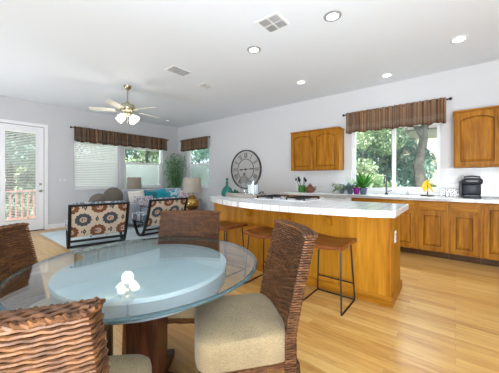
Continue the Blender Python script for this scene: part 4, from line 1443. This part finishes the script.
# ------------------------------------------------------------------ living room
tag(MB().bb(-7.12, -4.35, 1.435, 5.1, 0.0, 0.012, 0.004).build('area_rug', M['rug']), 'pale blue area rug under the armchairs and sofa', 'rug')

ac = thing('armchair', 'x', 'armchair', (0, 0, 0), 0, 'patterned armchairs with black frames')
AW = 0.86
prof = [(-0.43, 0.78), (-0.375, 0.60), (-0.30, 0.40), (-0.215, 0.22), (-0.13, 0.085), (-0.06, 0.024), (0.05, 0.018), (0.13, 0.06), (0.23, 0.2), (0.33, 0.36)]
for sx in (-1, 1):
    mb = MB()
    L_, Rr_ = [], []
    wd = 0.028
    for i, (py, pz) in enumerate(prof):
        a_ = Vector(prof[max(0, i-1)]); b_ = Vector(prof[min(len(prof)-1, i+1)])
        d_ = (b_-a_).normalized(); nn = Vector((-d_.y, d_.x))
        L_.append(Vector((py, pz))+nn*wd*0.7); Rr_.append(Vector((py, pz))-nn*wd*0.7)
    pl_ = [(max(p.x, -9), max(p.y, 0.0)) for p in L_]+[(p.x, max(p.y, 0.0)) for p in reversed(Rr_)]
    mb.prism(pl_, sx*AW/2-0.022, sx*AW/2+0.022, 0, Matrix(((0, 0, 1, 0), (1, 0, 0, 0), (0, 1, 0, 0), (0, 0, 0, 1))))
    mb.build('side_frame', M['black'], ac)
mb = MB()
mb.bb(-AW/2+0.02, AW/2-0.02, -0.445, -0.405, 0.745, 0.78)
mb.build('top_rail', M['black'], ac)
for (yy, zz) in ((-0.165, 0.14), (-0.075, 0.03)):
    MB().bb(-AW/2+0.02, AW/2-0.02, yy-0.018, yy+0.018, zz-0.018, zz+0.018).build('rear_rail', M['black'], ac)
MB().bb(-AW/2+0.02, AW/2-0.02, 0.29, 0.32, 0.29, 0.32).build('front_rail', M['black'], ac)
ang = math.atan2(0.425-0.205, 0.755-0.215)
mb = MB().box((0, 0, 0), (AW-0.05, 0.035, 0.575), None, 0.008)
bp = mb.build('back_panel', M['ikat'], ac, True, (0, -0.315, 0.485))
bp.rotation_euler = (ang, 0, 0)
mb = MB().box((0, 0, 0), (AW-0.06, 0.12, 0.46), None, 0.045)
bc = mb.build('back_cushion', M['ikat_seat'], ac, True, (0, -0.275, 0.585))
bc.rotation_euler = (ang, 0, 0)
MB().box((0, 0.09, 0.385), (AW+0.06, 0.58, 0.17), None, 0.05).build('seat_cushion', M['ikat_seat'], ac, True)
MB().bb(-AW/2+0.03, AW/2-0.03, -0.2, 0.29, 0.27, 0.31).build('seat_deck', M['black'], ac)
def place_chair(o, lab, left, right):
    """left/right ends of the rear frame top, seen from behind"""
    l, r = Vector(left), Vector(right)
    d_ = (r-l).normalized()
    f_ = Vector((-d_.y, d_.x))
    c_ = (l+r)/2+f_*0.43
    return (c_.x, c_.y, 0.0125), face(f_.x, f_.y), lab
p1 = place_chair(ac, 'left armchair with ikat medallion back and black frame', (-4.76, 1.33), (-4.57, 2.18))
ac.location, ac.rotation_euler = p1[0], (0, 0, p1[1]); ac['label'] = p1[2]
p2 = place_chair(ac, 'right armchair with ikat back, partly behind the far dining chair', (-4.70, 2.68), (-4.68, 3.54))
copy_thing(ac, p2[2], p2[0], p2[1])

# sofa
sf = thing('sofa', 'blue-grey sofa with cushions below the living room windows', 'sofa', (-6.45, 4.05, 0), 0)
MB().bb(-0.42, 0.43, -0.98, 0.98, 0.10, 0.30, 0.02).build('base', M['sofa'], sf, True)
MB().bb(-0.47, -0.25, -0.98, 0.98, 0.25, 0.93, 0.06).build('back', M['sofa'], sf, True)
for s_ in (-1, 1):
    MB().bb(-0.42, 0.43, s_*0.98-0.1, s_*0.98+0.1, 0.10, 0.62, 0.05).build('arm', M['sofa'], sf, True)
    MB().bb(-0.25, 0.45, (0.01 if s_ > 0 else -0.87), (0.87 if s_ > 0 else -0.01), 0.30, 0.475, 0.05).build('seat_cushion', M['sofa'], sf, True)
    MB().bb(-0.27, -0.09, (0.01 if s_ > 0 else -0.87), (0.87 if s_ > 0 else -0.01), 0.475, 0.86, 0.06).build('back_cushion', M['sofa'], sf, True)
    for yy in (-0.35, 0.35):
        MB().tube([(yy, s_*0.9, 0.1), (yy, s_*0.9, 0.0125)], [0.025, 0.02], 8).build('leg', M['espresso'], sf, True)
def pillow(label, loc, w_, h_, rx, rz, mat):
    mb = MB()
    def fn(u, v, s_):
        a_, b_ = 2*u-1, 2*v-1
        t_ = 0.075*(max(0, 1-a_**4)*max(0, 1-b_**4))**0.6
        k_ = 1-0.06*(1-abs(a_)**2)*abs(b_)**3-0.0
        return Vector((s_*t_, a_*w_/2*(1-0.05*(1-b_*b_)*0), b_*h_/2*k_))
    mb.grid(lambda u, v: fn(u, v, 1), 14, 14, False)
    mb.grid(lambda u, v: fn(u, v, -1), 14, 14, False)
    bmesh.ops.remove_doubles(mb.b, verts=mb.b.verts, dist=1e-5)
    o = mb.build('throw_pillow', mat, None, True, loc)
    o.rotation_euler = (rx, math.radians(-18), rz)
    tag(o, label, 'pillow', 'throw pillows on the sofa')
PX = -6.42
pillow('cream throw pillow at left end of the sofa', (PX-0.02, 3.30, 0.70), 0.44, 0.44, 0.05, 0, M['cream'])
pillow('grey patterned lumbar pillow in front of the cream one', (PX+0.22, 3.36, 0.625), 0.52, 0.32, 0, 0.05, M['pillowpat'])
pillow('deep teal throw pillow behind the grey lumbar pillow', (PX+0.05, 3.66, 0.69), 0.42, 0.42, -0.1, 0.15, M['tealdark'])
pillow('bright teal throw pillow in the middle of the sofa', (PX, 3.95, 0.71), 0.46, 0.44, 0.2, 0.0, M['teal'])
pillow('blue-grey throw pillow between the bright teal and teal print pillows', (PX-0.04, 4.18, 0.71), 0.42, 0.44, -0.1, 0.0, M['bluegrey'])
pillow('teal and white printed throw pillow near the right end of the sofa', (PX+0.1, 4.36, 0.70), 0.44, 0.42, 0.25, -0.05, M['pillowteal'])
pillow('rose and white printed throw pillow at right end of the sofa', (PX+0.16, 4.62, 0.69), 0.42, 0.40, -0.25, -0.15, M['pillowpink'])

# console behind the sofa with lamp
cs = thing('console_table', 'dark narrow console table behind the sofa', 'table', (-7.28, 3.75, 0))
MB().bb(-0.14, 0.14, -0.5, 0.5, 0.56, 0.595, 0.004).build('tabletop', M['espresso'], cs)
for a in (-1, 1):
    for b in (-1, 1):
        MB().bb(a*0.115-0.02, a*0.115+0.02, b*0.46-0.02, b*0.46+0.02, 0, 0.56).build('leg', M['espresso'], cs)
def lamp(label, loc, rs, zs0, zs1, base_prof, mat, shade='shade'):
    t = thing('table_lamp', label, 'lamp', loc)
    MB().lathe(base_prof, 28).build('lamp_base', mat, t, True)
    MB().tube([(0, 0, base_prof[-1][1]-0.01), (0, 0, zs1-0.02)], 0.008, 8).build('stem', M['rod'], t, True)
    MB().lathe([(rs, zs0), (rs*0.93, zs1), (rs*0.93-0.006, zs1), (rs-0.006, zs0), (rs, zs0)], 32).build('lamp_shade', M[shade], t, True)
    mb = MB()
    for k in range(3):
        a_ = k*2*PI/3
        mb.tube([(0, 0, zs1-0.02), (math.cos(a_)*(rs*0.93-0.003), math.sin(a_)*(rs*0.93-0.003), zs1-0.01)], 0.003, 5)
    mb.build('shade_spider', M['rod'], t)
    MB().ball((0, 0, zs1+0.01), 0.014, sub=1).build('finial', M['rod'], t, True)
lamp('table lamp with taupe drum shade below the living room windows', (-7.25, 3.62, 0.5955), 0.20, 0.315, 0.66,
     [(0, 0), (0.08, 0), (0.08, 0.015), (0.04, 0.03), (0.07, 0.10), (0.08, 0.18), (0.05, 0.26), (0.02, 0.29), (0, 0.29)], M['taupe'], 'shade_taupe')
sdt = thing('side_table', 'small round side table under the gold lamp', 'table', (-5.25, 4.16, 0))
MB().lathe([(0, 0.385), (0.29, 0.385), (0.295, 0.395), (0.29, 0.41), (0, 0.41)], 32).build('tabletop', M['seatwood'], sdt, True)
for k in range(3):
    a = k*2*PI/3+0.4
    MB().tube([(math.cos(a)*0.18, math.sin(a)*0.18, 0.385), (math.cos(a)*0.24, math.sin(a)*0.24, 0.0)], [0.018, 0.013], 8).build('leg', M['espresso'], sdt, True)
lamp('round gold table lamp with grey drum shade beside the right armchair', (-5.32, 4.19, 0.4105), 0.235, 0.46, 0.83,
     [(0, 0), (0.09, 0), (0.09, 0.015), (0.15, 0.05), (0.185, 0.13), (0.185, 0.20), (0.15, 0.29), (0.08, 0.35), (0.03, 0.375), (0.03, 0.42), (0, 0.42)], M['gold'])
bk = tag(MB().bb(-0.08, 0.08, -0.06, 0.06, 0, 0.025, 0.003).build('closed_book', M['darkgrey'], None, False, (-5.08, 4.10, 0.4105)), 'small dark book on the side table beside the gold lamp', 'book')

# two round-backed stools behind the left armchair
def round_chair(lab, loc, top, r):
    t = thing('round_back_chair', lab, 'chair', loc, PI/2, 'round-backed taupe chairs')
    mb = MB()
    def prof_ring(k, n=20):
        return None
    c_z = top-r
    mb.ball((0, 0, c_z), r, 1, 0.42, 1, 3)
    mb.build('backrest', M['taupe'], t, True)
    MB().lathe([(0, 0.38), (r*0.98, 0.38), (r*1.02, 0.41), (r*1.02, 0.45), (r*0.95, 0.48), (0, 0.485)], 28, (0, r*0.75, 0)).build('seat', M['taupe'], t, True)
    for a in (-1, 1):
        for b in (-1, 1):
            MB().tube([(a*r*0.6, r*0.75+b*r*0.6, 0.38), (a*r*0.75, r*0.75+b*r*0.75, 0.0)], [0.018, 0.012], 8).build('leg', M['espresso'], t, True)
round_chair('smaller, front taupe round-backed chair behind the left armchair', (-5.85, 2.16, 0.0125), 0.895, 0.20)
round_chair('taller taupe round-backed chair below the left living room window', (-6.35, 2.66, 0.0125), 1.0, 0.24)

# tall artificial tree in the corner
tp_ = thing('potted_tree', 'tall bamboo-like potted tree in the room corner', 'plant', (-7.14, 4.93, 0))
MB().lathe([(0, 0), (0.13, 0), (0.17, 0.30), (0.18, 0.30), (0.18, 0.33), (0.15, 0.33), (0.15, 0.28), (0, 0.28)], 24).build('pot', M['espresso'], tp_, True)
rng = random.Random(8)
clp = []
for k in range(5):
    a = k*1.26
    b_ = (math.cos(a)*0.06, math.sin(a)*0.06, 0.27)
    e_ = (math.cos(a)*0.17, math.sin(a)*0.17, 1.55+0.1*(k % 3))
    MB().tube([b_, (b_[0]*1.2, b_[1]*1.2, 0.9), e_], [0.016, 0.013, 0.006], 7).build('stem', M['cane'], tp_, True)
    for q in range(7):
        f_ = 0.38+0.62*q/6
        clp.append((b_[0]+(e_[0]-b_[0])*f_+rng.uniform(-0.08, 0.08), b_[1]+(e_[1]-b_[1])*f_+rng.uniform(-0.08, 0.08), 0.27+(e_[2]-0.27)*f_+0.18, 0.14+0.10*f_))
mb = MB()
for _ in range(2600):
    c = clp[rng.randrange(len(clp))]
    d = Vector((rng.gauss(0, 1), rng.gauss(0, 1), rng.gauss(0, 1))).normalized()*c[3]*rng.random()**0.4
    p = Vector(c[:3])+d
    p.x = max(p.x, WALL_X+0.07); p.y = min(p.y, WALL_Y-0.07)
    m = Matrix.Rotation(rng.random()*6.28, 3, 'Z') @ Matrix.Rotation(rng.uniform(-0.9, 0.4), 3, 'X')
    s_ = rng.uniform(0.7, 1.2)
    q = [m @ Vector(v)*s_+p for v in ((-0.013, 0, 0), (0, -0.055, -0.01), (0.013, 0, 0), (0, 0.055, -0.012))]
    mb.b.faces.new([mb.b.verts.new(v) for v in q])
mb.build('leaves', M['palm'], tp_)
